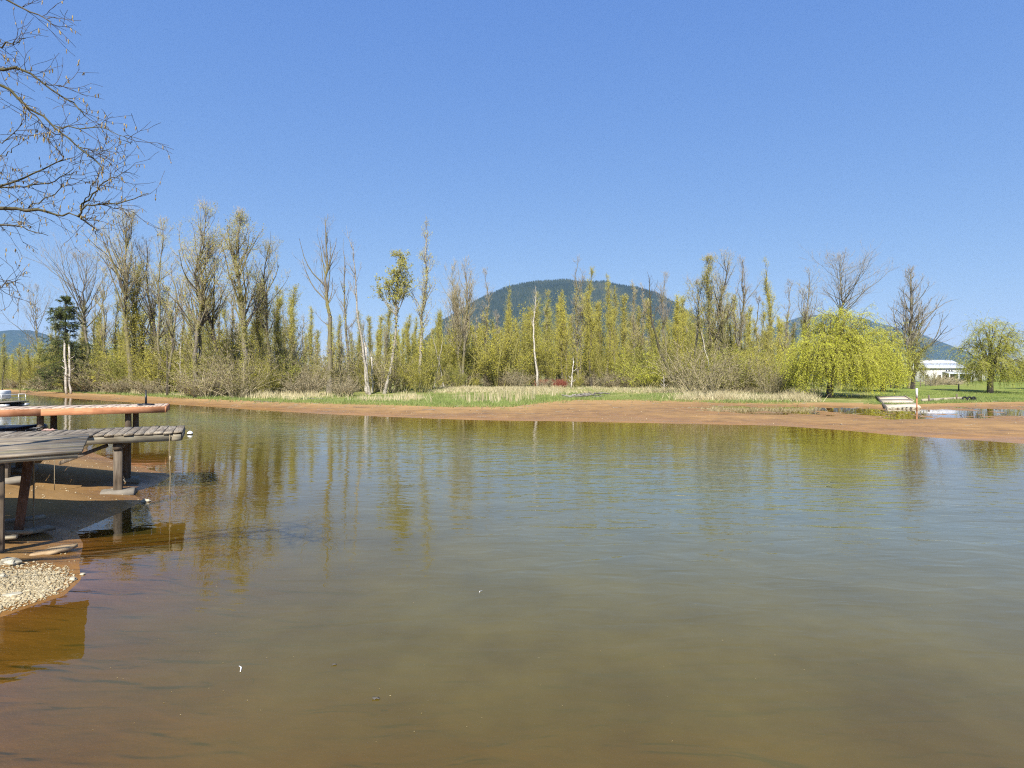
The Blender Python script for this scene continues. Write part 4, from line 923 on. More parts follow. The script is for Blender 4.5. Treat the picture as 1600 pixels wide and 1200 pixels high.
# red-stemmed osier strip
def osier():
    rg = np.random.default_rng(9); n = 1500; px = rg.uniform(838, 884, n); d = rg.uniform(86, 92, n); x = at(px, d); z = land(x, d)[0]
    pts = poly_grow(rg, np.stack([x, d, z - .05], -1), np.stack([rg.normal(0, .3, n), rg.normal(0, .3, n), np.ones(n)], -1), rg.uniform(.5, 1.4, n), 3, .0, .12)
    v, q = tubes(pts, np.full((n, 4), .016), 3); tag(obj('red_osier_thicket', np_mesh('red_osier_thicket', v, q, None, [M['twig_red']])), 'strip of red osier stems at the back of the meadow', 'thicket', kind='stuff')
osier()
def litter():
    r = np.random.default_rng(61); n = 420; px = r.uniform(-20, 1640, n); s = r.beta(2.2, 1.2, n); dw = np.interp(px, PXS, DW); dg = np.interp(px, PXS, DG); d = dw + (dg - dw) * s; x = at(px, d); z = land(x, d)[0]; k = z > .03; x, d, z = x[k], d[k], z[k]; n = len(x)
    a = r.uniform(0, 6.28, n); pts = poly_grow(r, np.stack([x, d, z + .012], -1), np.stack([np.cos(a), np.sin(a), r.normal(.02, .06, n)], -1), r.uniform(.1, .8, n), 3, 0, .12)
    v, q = tubes(pts, (r.uniform(.006, .02, n))[:, None] * np.array([1, .9, .7, .4])[None], 4); tag(obj('twig_litter', np_mesh('twig_litter', v, q, None, [M['twig_grey']])), 'small sticks washed up along the far mud', 'litter', kind='stuff')
litter()

# far wood closing the horizon
def far_wood():
    rg = np.random.default_rng(8); n = 900; px = rg.uniform(-500, 1500, n); d = rg.uniform(230, 420, n); x = at(px, d); acc = Acc()
    H = rg.uniform(7, 15, n) * np.interp(px, [-500, 600, 1250, 1500], [1, 1, .9, .55]); z = land(x, d)[0]
    tk = np.stack([np.stack([x, d, z], -1), np.stack([x + rg.normal(0, .4, n), d, z + H], -1)], 1); acc.add(tubes(tk, np.stack([H * .014, H * .003], 1), 3), 0)
    m = 42; h = rg.beta(1.2, 1.2, (n, m)); r = (1.05 - h) ** .6 * H[:, None] * .16; a = rg.uniform(0, 6.28, (n, m)); rr_ = np.sqrt(rg.random((n, m))) * r
    q = np.stack([x[:, None] + rr_ * np.cos(a), d[:, None] + rr_ * np.sin(a), z[:, None] + h * H[:, None]], -1).reshape(-1, 3)
    acc.add(leaves(rg, q, .75, .5), 1)
    tag(obj('far_wood', acc.mesh('far_wood', [M['twig_tan'], M['leaf_gold']])), 'distant wood seen between the nearer trunks', 'wood', kind='stuff')
far_wood()
print('shrubs', round(time.time() - T0, 1))

# ------------------------------------------------------------------ grass and reeds
def blades(name, px, d, hmin, hmax, wdt, m, label, lean=.25, per=3, seed=1):
    rg = np.random.default_rng(seed); px = np.repeat(px, per); d = np.repeat(d, per) + rg.normal(0, .08, len(px)); x = at(px, d) + rg.normal(0, .08, len(px)); n = len(x)
    z = land(x, d)[0]; h = rg.uniform(hmin, hmax, n) * np.clip(.35 + 1.3 * vnoise(x * .35, d * .35, seed + 60), .3, 1.4); a = rg.uniform(0, 6.28, n); wv = np.stack([np.cos(a), np.sin(a), 0 * a], -1) * (wdt * rg.uniform(.6, 1.4, n))[:, None] * .5
    b = np.stack([x, d, z - .02], -1); tip = b + np.stack([rg.normal(0, lean, n) * h, rg.normal(0, lean, n) * h, h], -1)
    v = np.stack([b - wv, b + wv, tip + wv * .15, tip - wv * .15], 1).reshape(-1, 3)
    return tag(obj(name, np_mesh(name, v, np.arange(n * 4).reshape(-1, 4), None, [m])), label, 'grass', kind='stuff')
rg = np.random.default_rng(33)
def scatter(n, px0, px1, g0, g1, pw=1.0, seed=0, patch=None):
    r = np.random.default_rng(seed); px = r.uniform(px0, px1, n); dg = np.interp(px, PXS, DG); g = g0 + (g1 - g0) * r.random(n) ** pw; d = dg + g
    k = r.random(n) < np.clip(np.minimum(px - px0, px1 - px) / 34 + .04, 0, 1); px, d = px[k], d[k]; n = len(px)
    if patch is not None:
        k = vnoise(at(px, d) * .22, d * .22, patch) + r.normal(0, .12, n) > .5; px, d = px[k], d[k]
    return px, d
blades('grass', *scatter(17000, -80, 1260, -1.6, 12, 1.3, 1), .06, .28, .045, M['grass'], 'fresh green grass along the edge of the mud', seed=1)
blades('grass', *scatter(9000, 640, 1240, 2, 40, 1.0, 2, 5), .08, .26, .05, M['grass'], 'green grass across the meadow in front of the trees', seed=2)
blades('dry_grass', *scatter(19000, 660, 1260, 14, 44, .8, 3, 8), .06, .42, .05, M['dry_grass'], 'pale dead grass along the back of the meadow', seed=3, lean=.6)
blades('dry_grass', *scatter(13000, 985, 1285, 1, 24, 1.0, 4, 6), .12, .7, .05, M['dry_grass'], 'tall cream dead reeds right of the driftwood pile', seed=4, lean=.45)
blades('dry_grass', *scatter(5500, -60, 680, 3, 12, 1.0, 6, 9), .2, .7, .05, M['dry_grass'], 'dead straw under the left-hand thicket', seed=6)
blades('reeds', *scatter(330, 705, 905, 3, 17, 1.0, 7, 8), .5, 1.2, .07, M['dry_grass'], 'pale reed stalks standing in the green meadow', seed=7, lean=.12, per=2)
blades('grass', *scatter(900, -50, 1300, -7, 0, .5, 9, 12), .06, .25, .05, M['grass'], 'sparse weeds sprouting from the upper mud', seed=9)
blades('lawn_grass', *scatter(11000, 1345, 1680, -.4, 22, 1.6, 8), .05, .15, .04, M['grass'], 'short green lawn grass', seed=8)

# ------------------------------------------------------------------ pebbles
M['pebble'] = leaf_mat('pebble', [(.1, (.16, .115, .06)), (.35, (.36, .29, .17)), (.65, (.52, .44, .29)), (.95, (.68, .62, .47))], 0.0)
M['rock'] = plain_mat('rock', (.42, .38, .28), .9, .2, 9, .45, bdist=.02)
M['rock_dark'] = plain_mat('rock_dark', (.10, .09, .075), .85, .2, 9, .4)
ico = None
def ico_v():
    global ico
    if ico is None:
        import bmesh
        bm = bmesh.new(); bmesh.ops.create_icosphere(bm, subdivisions=1, radius=1)
        ico = (np.array([v.co[:] for v in bm.verts]), np.array([[v.index for v in f.verts] for f in bm.faces])); bm.free()
    return ico
def pebble_field(name, x, y, z, r, label, m, seed):
    v0, f0 = ico_v(); rg = np.random.default_rng(seed); n = len(x)
    s = r[:, None] * np.stack([rg.uniform(.75, 1.35, n), rg.uniform(.75, 1.35, n), rg.uniform(.45, .8, n)], 1); a = rg.uniform(0, 6.28, n)
    v = v0[None] * s[:, None] * (1 + rg.normal(0, .09, (n, len(v0), 1))); c, s_ = np.cos(a)[:, None], np.sin(a)[:, None]
    v = np.stack([v[..., 0] * c - v[..., 1] * s_ + x[:, None], v[..., 0] * s_ + v[..., 1] * c + y[:, None], v[..., 2] + z[:, None]], -1)
    f = f0[None] + (np.arange(n) * len(v0))[:, None, None]
    tag(obj(name, np_mesh(name, v.reshape(-1, 3), None, f.reshape(-1, 3), [m])), label, 'gravel', kind='stuff')
rg = np.random.default_rng(5)
gx, gy = rg.uniform(-8.6, -5.2, 48000), rg.uniform(5.9, 7.75, 48000)
gzv, _, _, gsd, gpx, _ = land(gx, gy); row = HZ + F * (EYE - gzv) / gy
edge_top = np.interp(gpx, [-300, 0, 40, 130], [893, 893, 891, 896]); k = (gsd > .05) & (row > edge_top + rg.normal(2, 8, len(gx))) & (gpx < 140)
k &= rg.random(len(gx)) < np.clip((gsd - .02) / .3, .1, 1) * np.clip(.7 + 1.0 * vnoise(gx * 3.2, gy * 3.2, 7), .5, 1)
gx, gy, gzv = gx[k][:17000], gy[k][:17000], gzv[k][:17000]
pebble_field('gravel', gx, gy, gzv + .004, np.clip(np.random.default_rng(6).lognormal(-4.65, .38, len(gx)), .004, .03), 'bar of pale pebbles at the water\'s edge in the lower left', M['pebble'], 1)
def sprinkle(n, cond, seed, rmin, rmax, label, m=M['pebble']):
    r = np.random.default_rng(seed); x, y = r.uniform(-14, -4.5, n), r.uniform(4, 20, n); z, _, _, sd, _, _ = land(x, y); k = cond(sd)
    pebble_field('pebbles', x[k], y[k], z[k] + .003, r.uniform(rmin, rmax, k.sum()), label, m, seed)
sprinkle(1500, lambda sd: (sd > .05) & (sd < 4), 21, .006, .02, 'scattered small stones on the near mud')
def farbits(n, seed):
    r = np.random.default_rng(seed); px = r.uniform(0, 1650, n); s = r.random(n); dw = np.interp(px, PXS, DW); dg = np.interp(px, PXS, DG); d = dw + (dg - dw) * s; x = at(px, d); z = np.maximum(land(x, d)[0], .0)
    pebble_field('pebbles', x, d, z + .005, r.uniform(.01, .032, n), 'scattered stones and clods on the far mud', M['pebble'], seed)
farbits(260, 22)

def rock(px, py, size, label, m=M['rock'], seed=1, z=None):
    v0, f0 = ico_v(); import bmesh
    bm = bmesh.new(); bmesh.ops.create_icosphere(bm, subdivisions=3, radius=1); r = np.random.default_rng(seed)
    ph = r.uniform(0, 6, 6)
    for v in bm.verts:
        c = v.co; k = 1 + .16 * math.sin(3 * c.x + ph[0]) * math.sin(3.3 * c.y + ph[1]) + .10 * math.sin(7 * c.z + ph[2] + 4 * c.x) + r.normal(0, .025)
        v.co = Vector((max(-.8, min(.85, c.x)) * size[0] * k, c.y * size[1] * k, max(-.7, min(.7, c.z)) * size[2] * k))
    me = bpy.data.meshes.new('rock'); bm.to_mesh(me); bm.free(); me.materials.append(m)
    x, y, zz = onground(px, py); o = obj('rock', me, None, (x, y, (zz if z is None else z) + size[2] * .35)); o.rotation_euler = (0, 0, r.uniform(-.4, .4))
    return tag(o, label, 'rock')
rock(15, 882, (.13, .09, .075), 'pale rock the size of a loaf alone on brown mud', seed=2)
rock(3, 902, (.05, .04, .035), 'small pale stone at the left edge of the pebble bar', seed=3)
rock(114, 906, (.05, .035, .03), 'grey stone casting a shadow on the tip of the pebble bar', seed=4)
rock(129, 898, (.032, .025, .02), 'small white stone at the outermost tip of the pebble bar', seed=5)
rock(18, 931, (.10, .05, .022), 'flat slab stone lying among the pebbles', seed=6)
rock(228, 784, (.10, .06, .05), 'pale stone at the edge of the platform shadow', seed=7)
rock(1012, 607, (.8, .6, .45), 'white boulder at the foot of the crooked leaning trunk', M['bark_white'], seed=8) if False else None
rock(1090, 609, (.55, .4, .35), 'white boulder in the dead reeds right of the crooked trunk', M['rock'], seed=9)

# ------------------------------------------------------------------ docks
M['wood_grey'] = wood_mat('weathered_grey_wood', (.11, .09, .065), (.42, .355, .26), 0, moss=(.14, .13, .06))
M['wood_grey_y'] = wood_mat('weathered_grey_wood_across', (.10, .082, .06), (.38, .32, .235), 1)
M['wood_end'] = wood_mat('pale_beam_wood', (.20, .165, .115), (.52, .46, .33), 0)
M['wood_post'] = wood_mat('brown_post_wood', (.075, .06, .045), (.25, .20, .145), 2)
M['wood_red'] = wood_mat('reddish_post_wood', (.07, .042, .03), (.22, .135, .095), 2)
M['wood_new'] = wood_mat('fresh_cedar', (.42, .175, .085), (.60, .30, .155), 0, vary=.15)
M['wood_new_top'] = wood_mat('fresh_deck_boards', (.42, .31, .22), (.62, .51, .40), 1, vary=.2)
M['concrete'] = plain_mat('concrete', (.23, .20, .155), .9, .2, 5, .3)
M['black'] = plain_mat('black_plastic', (.012, .012, .013), .4, .5, 6, .2)
M['white'] = plain_mat('white_plastic', (.78, .77, .73), .4, .5, 4, .1)
M['steel'] = plain_mat('galvanised_steel', (.42, .42, .42), .45, .5, 9, .2, 1.0)
M['rope'] = plain_mat('rope', (.30, .24, .15), .9, .1, 30, .3)

NV = np.array([.883, .469, 0.0]); SV = np.array([-.469, .883, 0.0]); UP = np.array([0, 0, 1.0])
ANG = math.atan2(NV[1], NV[0])

def dock_frame(name, corner, z, label, ang=None):
    """Empty at the front right-hand corner of a deck; local x runs outwards along the dock, y across it"""
    return empty(name, (corner[0], corner[1], 0), label, 'dock', None, ANG if ang is None else ang)

def lump(mb_rng, L, W, Tk, sag=0.0, seg=6):
    """one weathered board, its long way along x or y, edges worn and slightly cupped"""
    v = []; q = []
    xs = np.linspace(-L / 2, L / 2, seg + 1)
    for i, x in enumerate(xs):
        j = mb_rng.normal(0, .004, 8); s = sag * (1 - (2 * x / L) ** 2)
        b = .008
        v += [(x + j[0], -W / 2 + j[1] * .8, -Tk / 2 + s), (x, W / 2 + j[2] * .8, -Tk / 2 + s), (x, W / 2 + j[2] * .8, Tk / 2 - b + s), (x, W / 2 - b + j[3] * .6, Tk / 2 + s + j[4] * .5),
              (x, -W / 2 + b + j[5] * .6, Tk / 2 + s + j[6] * .5), (x, -W / 2 + j[1] * .8, Tk / 2 - b + s)]
    n = 6
    for i in range(seg):
        for k in range(n):
            a = i * n + k; b2 = i * n + (k + 1) % n; q.append((a, b2, b2 + n, a + n))
    q.append((0, 5, 2, 1)); q.append((5, 4, 3, 2)); e = seg * n
    q.append((e, e + 1, e + 2, e + 5)); q.append((e + 5, e + 2, e + 3, e + 4))
    return np.array(v), q

def board_meshes(n, L, W, Tk, m, across, seed):
    out = []; r = np.random.default_rng(seed)
    for i in range(n):
        v, q = lump(r, L, W, Tk, r.normal(0, .004))
        if across: v = np.stack([-v[:, 1], v[:, 0], v[:, 2]], 1)
        mb = MB(); mb.add(v, q); out.append(mb.mesh('plank', [m]))
    return out

# near narrow dock: grey planks laid across, pale edge beam, posts on concrete feet in the mud
r_ = np.random.default_rng(91)
C1 = (-7.42, 12.8); W1 = 1.95; Z1 = 1.335
d1 = dock_frame('plank_dock', C1, Z1, 'narrow old dock of grey cross planks on posts, a rope at its tip')
pm = board_meshes(4, W1, .172, .042, M['wood_grey_y'], True, 1)
for i in range(38):
    o = obj('plank', pm[i % 4], d1, (-.09 - i * .184, W1 / 2 + r_.normal(0, .022), Z1 - .021 + r_.normal(0, .006))); o.rotation_euler = (r_.normal(0, .006), r_.normal(0, .02), r_.normal(0, .008))
for k, (yy, a, b) in enumerate(((.06, -4.1, -.23), (.06, -7.0, -4.11), (W1 - .06, -7.0, -.02), (W1 / 2, -7.0, -.05))):
    mb = MB(); mb.box((0, 0, 0), (b - a, .075, .15), bev=.008); mb.build('beam', M['wood_end'], d1, ((a + b) / 2, yy, Z1 - .045 - .076))
mb = MB(); mb.box((0, 0, 0), (.2, .085, .15), bev=.012); mb.build('beam_end', M['wood_end'], d1, (-.125, .06, Z1 - .122))
mb = MB(); mb.box((0, 0, 0), (.05, W1 - .2, .15), bev=.008); mb.build('end_beam', M['wood_grey_y'], d1, (-.028, W1 / 2, Z1 - .122))
def post(parent, lx, ly, ztop, wd, m, lean=(0, 0), zb=None, name='post', foot=None):
    M_ = Matrix.Rotation(parent.rotation_euler.z, 3, 'Z'); w_ = M_ @ Vector((lx + lean[0], ly + lean[1], 0)) + parent.location
    g = gz(w_.x, w_.y) if zb is None else zb
    mb = MB(); mb.bar((lean[0], lean[1], g - .35 - ztop), (0, 0, 0), wd, wd, up=(0, 1, 0), bev=.012); o = mb.build(name, m, parent, (lx, ly, ztop))
    if foot:
        mb = MB(); rr2 = np.random.default_rng(int(abs(lx * 100) + ly * 10)); mb.box((0, 0, 0), (foot, foot * .82, .16), jit=.012, rng=rr2, bev=.03); mb.build('footing', M['concrete'], parent, (lx + lean[0], ly + lean[1], max(g, 0) - .01))
    return o
post(d1, -1.22, .22, Z1 - .2, .16, M['wood_post'], foot=.62)
post(d1, -1.20, 1.55, Z1 - .2, .15, M['wood_post'], foot=.5)
post(d1, -3.2, .45, Z1 - .2, .2, M['wood_post'], foot=.75)
post(d1, -3.15, 1.5, Z1 - .2, .17, M['wood_post'], foot=.5)
post(d1, -5.4, .4, Z1 - .2, .17, M['wood_post'])
post(d1, -5.4, 1.5, Z1 - .2, .17, M['wood_post'])
mb = MB(); mb.box((0, 0, 0), (.16, 1.75, .14), bev=.01); mb.build('cross_beam', M['wood_post'], d1, (-1.22, W1 / 2, Z1 - .272))
mb = MB(); mb.box((0, 0, 0), (.2, 1.75, .14), bev=.01); mb.build('cross_beam', M['wood_post'], d1, (-3.2, W1 / 2, Z1 - .272))
mb = MB(); mb.bar((-2.25, .3, Z1 - .58), (-1.42, .3, Z1 - .25), .07, .17, up=(0, 1, 0), bev=.01); mb.build('brace', M['wood_post'], d1)
mb = MB()
for a in np.linspace(-.35, -6.9, 36): 
    for yy in (.07, W1 - .07):
        mb.lathe([(0.0, .006), (.008, .005), (.010, 0)], 5, (a + r_.normal(0, .02), yy + r_.normal(0, .01), Z1 + .004))
mb.build('nail_heads', M['steel'], d1)['kind'] = 'stuff'

def rope_thing(name, pts, r, label, m=None, cat='rope'):
    mb = MB(); pts = np.array(pts, float); mb.tube(pts, r, 6); return tag(mb.build(name, m or M['rope']), label, cat)
tip = np.array([*C1, 0]) + NV * (-.24) + SV * .0 - SV * .025
zz = np.linspace(Z1 - .05, -.15, 12)
rope_thing('rope', [tip + np.array([.012 * math.sin(z * 5), .0, z]) for z in zz], .009, 'thin rope hanging straight from the dock tip into the water')
mb = MB(); kn = tip + np.array([0.012, 0, .75])
mb.lathe([(.0, -.07), (.02, -.05), (.028, 0), (.02, .05), (0, .07)], 8, tuple(kn)); tag(mb.build('rope_knot', M['rope']), 'dark knot tied in the rope hanging from the dock tip', 'knot')
rp = np.array([*C1, 0]) + NV * (-2.3) + SV * .1
rope_thing('rope', [rp + np.array([0, 0, z]) for z in np.linspace(Z1 - .1, gz(rp[0], rp[1]), 6)], .007, 'thin pale line hanging beneath the middle of the grey plank dock')

# near wide platform: long weathered boards
C2 = (-6.2, 8.2); W2 = 2.75; Z2 = 1.53; ANG2 = math.atan2(.571, .821); NV2 = np.array([.821, .571, 0.0]); SV2 = np.array([-.571, .821, 0.0])
d2 = dock_frame('board_platform', C2, Z2, 'broad weathered platform of long grey boards nearest the camera', ANG2)
ny = 10; bw = W2 / ny
pm = board_meshes(5, 5.6, bw - .012, .045, M['wood_grey'], False, 5)
for i in range(ny):
    o = obj('plank', pm[i % 5], d2, (-2.8 + r_.normal(0, .0025), bw * (i + .5), Z2 - .022 + r_.normal(0, .005))); o.rotation_euler = (r_.normal(0, .012), r_.normal(0, .0012), r_.normal(0, .0004))
mb = MB(); mb.box((0, 0, 0), (5.5, .05, .07), bev=.008); mb.build('edge_board', M['wood_end'], d2, (-2.8, .045, Z2 - .083))
for xx in (-.5, -1.75, -3.0, -4.4):
    mb = MB(); mb.box((0, 0, 0), (.07, W2 - .22, .12), bev=.008); mb.build('joist', M['wood_post'], d2, (xx, W2 / 2 + .03, Z2 - .107))
post(d2, -.68, 1.0, Z2 - .17, .115, M['wood_red'], lean=(-.20, .34))
post(d2, -.93, .3, Z2 - .17, .11, M['wood_post'])
post(d2, -3.2, .3, Z2 - .17, .17, M['wood_post'])
post(d2, -3.2, 2.2, Z2 - .17, .17, M['wood_post'])
mb = MB(); mb.box((0, 0, 0), (.62, .12, .045), bev=.008); mb.build('stub_board', M['wood_end'], d2, (-.62, W2 - .02, Z2 - .20))
lp = np.array([*C2, 0]) + NV2 * (-.68) + SV2 * 1.6
rope_thing('hanging_cord', [lp + np.array([0, 0, z]) for z in np.linspace(Z2 - .05, gz(lp[0], lp[1]), 6)], .012, 'pale straight cord hanging below the platform beside its leaning post')

# skid boards on the mud under the platform
def ground_board(px, py, L, W, rz, label, m, seed, name='board', lift=.03, th_=.05):
    x, y, z = onground(px, py); rr2 = np.random.default_rng(seed); v, q = lump(rr2, L, W, th_, 0, 5)
    mb = MB(); mb.add(v, q); o = mb.build(name, m, None, (x, y, z + lift)); o.rotation_euler = (rr2.normal(0, .02), .03, rz); return tag(o, label, 'board')
ground_board(36, 838, .75, .26, math.radians(62), 'broad grey board lying in shade at the foot of the leaning post', M['wood_grey'], 5, lift=.06)
ground_board(18, 828, .85, .17, math.radians(55), 'narrow grey board leaning against the foot of the platform post', M['wood_grey'], 6, lift=.14)
ground_board(28, 846, .36, .08, math.radians(12), 'short pale board end catching sun beneath the platform', M['wood_end'], 7, lift=.13)
ground_board(6, 850, .30, .09, math.radians(25), 'splintered pale board at the left edge under the platform', M['wood_end'], 8, lift=.09)

# driftwood slab on the mud
def drift_slab():
    x, y, z = onground(82, 864); r = np.random.default_rng(3); n = 9; mb = MB()
    xs = np.linspace(-.30, .30, n); v = []; q = []
    for i, a in enumerate(xs):
        w_ = .105 * (1 - abs(a / .32) ** 3) + .012 + r.normal(0, .006); c = r.normal(0, .008)
        v += [(a, -w_ + c, -.02), (a, w_ + c, -.02), (a, w_ * .8 + c, .022 + r.normal(0, .004)), (a, -w_ * .8 + c, .026 + r.normal(0, .004))]
    for i in range(n - 1):
        for k in range(4): q.append((i * 4 + k, i * 4 + (k + 1) % 4, i * 4 + 4 + (k + 1) % 4, i * 4 + 4 + k))
    q.append((0, 3, 2, 1)); e = (n - 1) * 4; q.append((e, e + 1, e + 2, e + 3)); mb.add(v, q)
    M['drift_tan'] = wood_mat('tan_driftwood', (.40, .27, .14), (.60, .45, .27), 0, vary=.1)
    o = mb.build('driftwood_slab', M['drift_tan'], None, (x, y, z + .03)); o.rotation_euler = (.05, -.02, math.radians(58)); tag(o, 'flat splintered driftwood slab lying on the brown mud', 'driftwood')
drift_slab()

# far reddish dock
C3 = (-14.95, 24.5); W3 = 2.6; Z3 = 1.3
d3 = dock_frame('new_dock', C3, Z3, 'newer dock with orange edge boards behind the grey one')
pm = board_meshes(3, W3 - .06, .137, .035, M['wood_new_top'], True, 8)
for i in range(52):
    o = obj('plank', pm[i % 3], d3, (-.075 - i * .143, W3 / 2, Z3 + .0 - .0175 + r_.normal(0, .002)))
for (a, b) in ((-4.2, 0), (-7.5, -4.21)):
    mb = MB(); mb.box((0, 0, 0), (b - a, .04, .27), bev=.006); mb.build('edge_board', M['wood_new'], d3, ((a + b) / 2, .0, Z3 - .155))
    mb = MB(); mb.box((0, 0, 0), (b - a, .04, .27), bev=.006); mb.build('edge_board', M['wood_new'], d3, ((a + b) / 2, W3, Z3 - .155))
mb = MB(); mb.box((0, 0, 0), (.04, W3 + .04, .27), bev=.006); mb.build('end_board', M['wood_new'], d3, (.022, W3 / 2, Z3 - .157))
for (xx, yy) in ((-1.35, .35), (-1.25, 2.1), (-4.3, .4), (-4.2, 2.1), (-7.2, .4)):
    mb = MB(); wx = Matrix.Rotation(ANG, 3, 'Z') @ Vector((xx, yy, 0)) + d3.location; g = gz(wx.x, wx.y)
    mb.lathe([(.15, 0), (.15, .1), (.12, 0.5), (.115, Z3 - .3 - g)], 12, (0, 0, 0)); mb.build('pile', M['wood_post'], d3, (xx, yy, g))
# umbrella foot on the new dock
uo = NV * (-.78) + SV * 1.1; ub = empty('umbrella_stand', (C3[0] + uo[0], C3[1] + uo[1], Z3 + .001), 'black umbrella stand with bare pole on the orange-edged dock', 'umbrella stand')
mb = MB(); mb.lathe([(0, 0), (.33, 0), (.34, .02), (.31, .05), (.1, .07), (.06, .08), (0, .08)], 20); mb.build('base', M['black'], ub, smooth=True)
mb = MB(); mb.lathe([(0, .07), (.042, .07), (.042, .42), (.028, .43), (.028, .66), (0, .66)], 12); mb.build('pole', M['black'], ub, smooth=True)
# ladder hanging from the new dock
la = NV * (-6.95) - SV * .07; lo = empty('ladder', (C3[0] + la[0], C3[1] + la[1], 0), 'white ladder hanging off the orange-edged dock at the left edge', 'ladder', None, ANG)
for xx in (-.22, .22):
    mb = MB(); mb.tube([(xx, 0, -.35), (xx, 0, 1.25), (xx, .06, 1.55)], .025, 8); mb.build('rail', M['white'], lo)
for i in range(5):
    mb = MB(); mb.tube([(-.22, 0, -.1 + i * .27), (.22, 0, -.1 + i * .27)], .018, 8); mb.build('rung', M['white'], lo)
# black dinghy afloat between the docks
dx, dy_, _ = atz(2, 676, .2); dg_ = empty('dinghy', (dx, dy_ + .6, 0), 'black rubber dinghy floating between the two docks at the left edge', 'boat', None, math.radians(4))
mb = MB(); pts = [(-1.7, .55, .22), (-.2, .58, .22), (.6, .5, .25), (1.05, .22, .33), (1.15, 0, .36), (1.05, -.22, .33), (.6, -.5, .25), (-.2, -.58, .22), (-1.7, -.55, .22)]
mb.tube(pts, [.19, .2, .2, .19, .18, .19, .2, .2, .19], 12); mb.build('tube', M['black'], dg_, smooth=True)
mb = MB(); mb.box((-.4, 0, .1), (2.4, .9, .04)); mb.build('floor', M['rock_dark'], dg_)
mb = MB(); mb.box((-1.55, 0, .28), (.05, .8, .4), bev=.01); mb.build('transom', M['black'], dg_)
mb = MB(); mb.box((-.5, 0, .34), (.25, 1.0, .03), bev=.008); mb.build('bench', M['wood_end'], dg_)
# cleat and rag on the dock's far edge
cl = np.array([*C1, 0]) + NV * (-2.95) + SV * 1.8; co = empty('mooring_cleat', (cl[0], cl[1], Z1 + .004), 'black mooring cleat on the far edge of the grey plank dock', 'cleat', None, ANG)
mb = MB(); mb.box((0, 0, .012), (.16, .07, .024), bev=.006); mb.build('base', M['black'], co)
mb = MB(); mb.tube([(-.13, 0, .05), (-.05, 0, .062), (.05, 0, .062), (.13, 0, .1)], [.014, .02, .02, .014], 8); mb.tube([(0, 0, .02), (0, 0, .06)], .022, 8); mb.build('horn', M['black'], co)
M['rag'] = plain_mat('pink_rag', (.50, .30, .24), .95, .05, 12, .3)
rgx = np.array([*C1, 0]) + NV * (-2.72) + SV * 1.75; mb = MB(); gxx, gyy = np.meshgrid(np.linspace(-.11, .11, 9), np.linspace(-.09, .09, 8)); gzz = .015 + .055 * np.abs(fbm(gxx * 22, gyy * 22, 3, 2)) * np.clip(1.2 - (gxx / .11) ** 4 - (gyy / .09) ** 4, 0, 1)
vv = np.stack([gxx, gyy, gzz], -1).reshape(-1, 3); qq = [(i * 9 + j, i * 9 + j + 1, i * 9 + j + 10, i * 9 + j + 9) for i in range(7) for j in range(8)]
mb.add(vv, qq); ro = mb.build('rag', M['rag'], None, (rgx[0], rgx[1], Z1), smooth=True); tag(ro, 'crumpled pinkish rag beside the mooring cleat', 'rag')
# buoy
bx, by, _ = atz(297, 677.5, .03); bo = empty('buoy', (bx, by, .0), 'white mooring buoy afloat off the tip of the grey dock', 'buoy')
mb = MB(); an = np.linspace(-math.pi / 2, math.pi / 2, 11); mb.lathe([(max(.12 * math.cos(a), .001), .03 + .11 * math.sin(a)) for a in an], 18); mb.build('ball', M['white'], bo, smooth=True)
mb = MB(); mb.lathe([(.1215, 0.0), (.123, .01), (.123, .03), (.1215, .04)], 18); mb.build('band', M['black'], bo, smooth=True)
mb = MB(); mb.lathe([(0, .13), (.025, .13), (.025, .165), (0, .165)], 8); mb.build('eye', M['steel'], bo)
# white stake
sx, sy, _ = atz(201, 712, 0); mb = MB(); mb.lathe([(0, -.4), (.035, -.4), (.035, .55), (0, .56)], 10, (0, 0, 0)); so = mb.build('stake', M['white'], None, (sx, sy, 0)); so.rotation_euler = (.03, .05, 0); tag(so, 'white plastic stake standing in the water behind the dock posts', 'stake')

# pontoon boat at the left edge
def pontoon():
    y = 47.0; x = at(28, y); o = empty('pontoon_boat', (x, y, 0), 'white pontoon boat moored behind the docks at the left edge', 'boat')
    for yy in (-.95, .95):
        mb = MB(); mb.tube([(.15, yy, .22), (-.35, yy, .12), (-1.2, yy, .10), (-5.5, yy, .10)], [.05, .24, .3, .3], 14); mb.build('pontoon', M['steel'], o, smooth=True)
    mb = MB(); mb.box((-2.8, 0, .44), (5.3, 2.5, .08), bev=.01); mb.build('deck', M['concrete'], o)
    mb = MB(); mb.box((-2.15, .1, 1.02), (1.7, 1.5, .72), bev=.06); mb.build('cabin', M['white'], o)
    mb = MB(); mb.box((-2.15, -.68, .75), (1.2, .05, .28), bev=.01); mb.build('side_bench', M['rock_dark'], o)
    for xx in (-.35, -.95):
        mb = MB(); mb.tube([(xx, -1.15, .48), (xx, -1.15, 1.05)], .022, 8); mb.build('stanchion', M['white'], o)
        mb = MB(); mb.tube([(xx, 1.15, .48), (xx, 1.15, 1.05)], .022, 8); mb.build('stanchion', M['white'], o)
    mb = MB(); mb.tube([(-.95, -1.15, 1.05), (-.35, -1.15, 1.05), (-.3, -1.0, 1.05), (-.3, 1.0, 1.05), (-.35, 1.15, 1.05), (-.95, 1.15, 1.05)], .022, 8); mb.build('handrail', M['white'], o)
    mb = MB(); mb.tube([(-.95, -1.15, .78), (-.35, -1.15, .78), (-.3, -1.0, .78), (-.3, 1.0, .78), (-.35, 1.15, .78)], .016, 8); mb.build('lower_rail', M['white'], o)
pontoon()

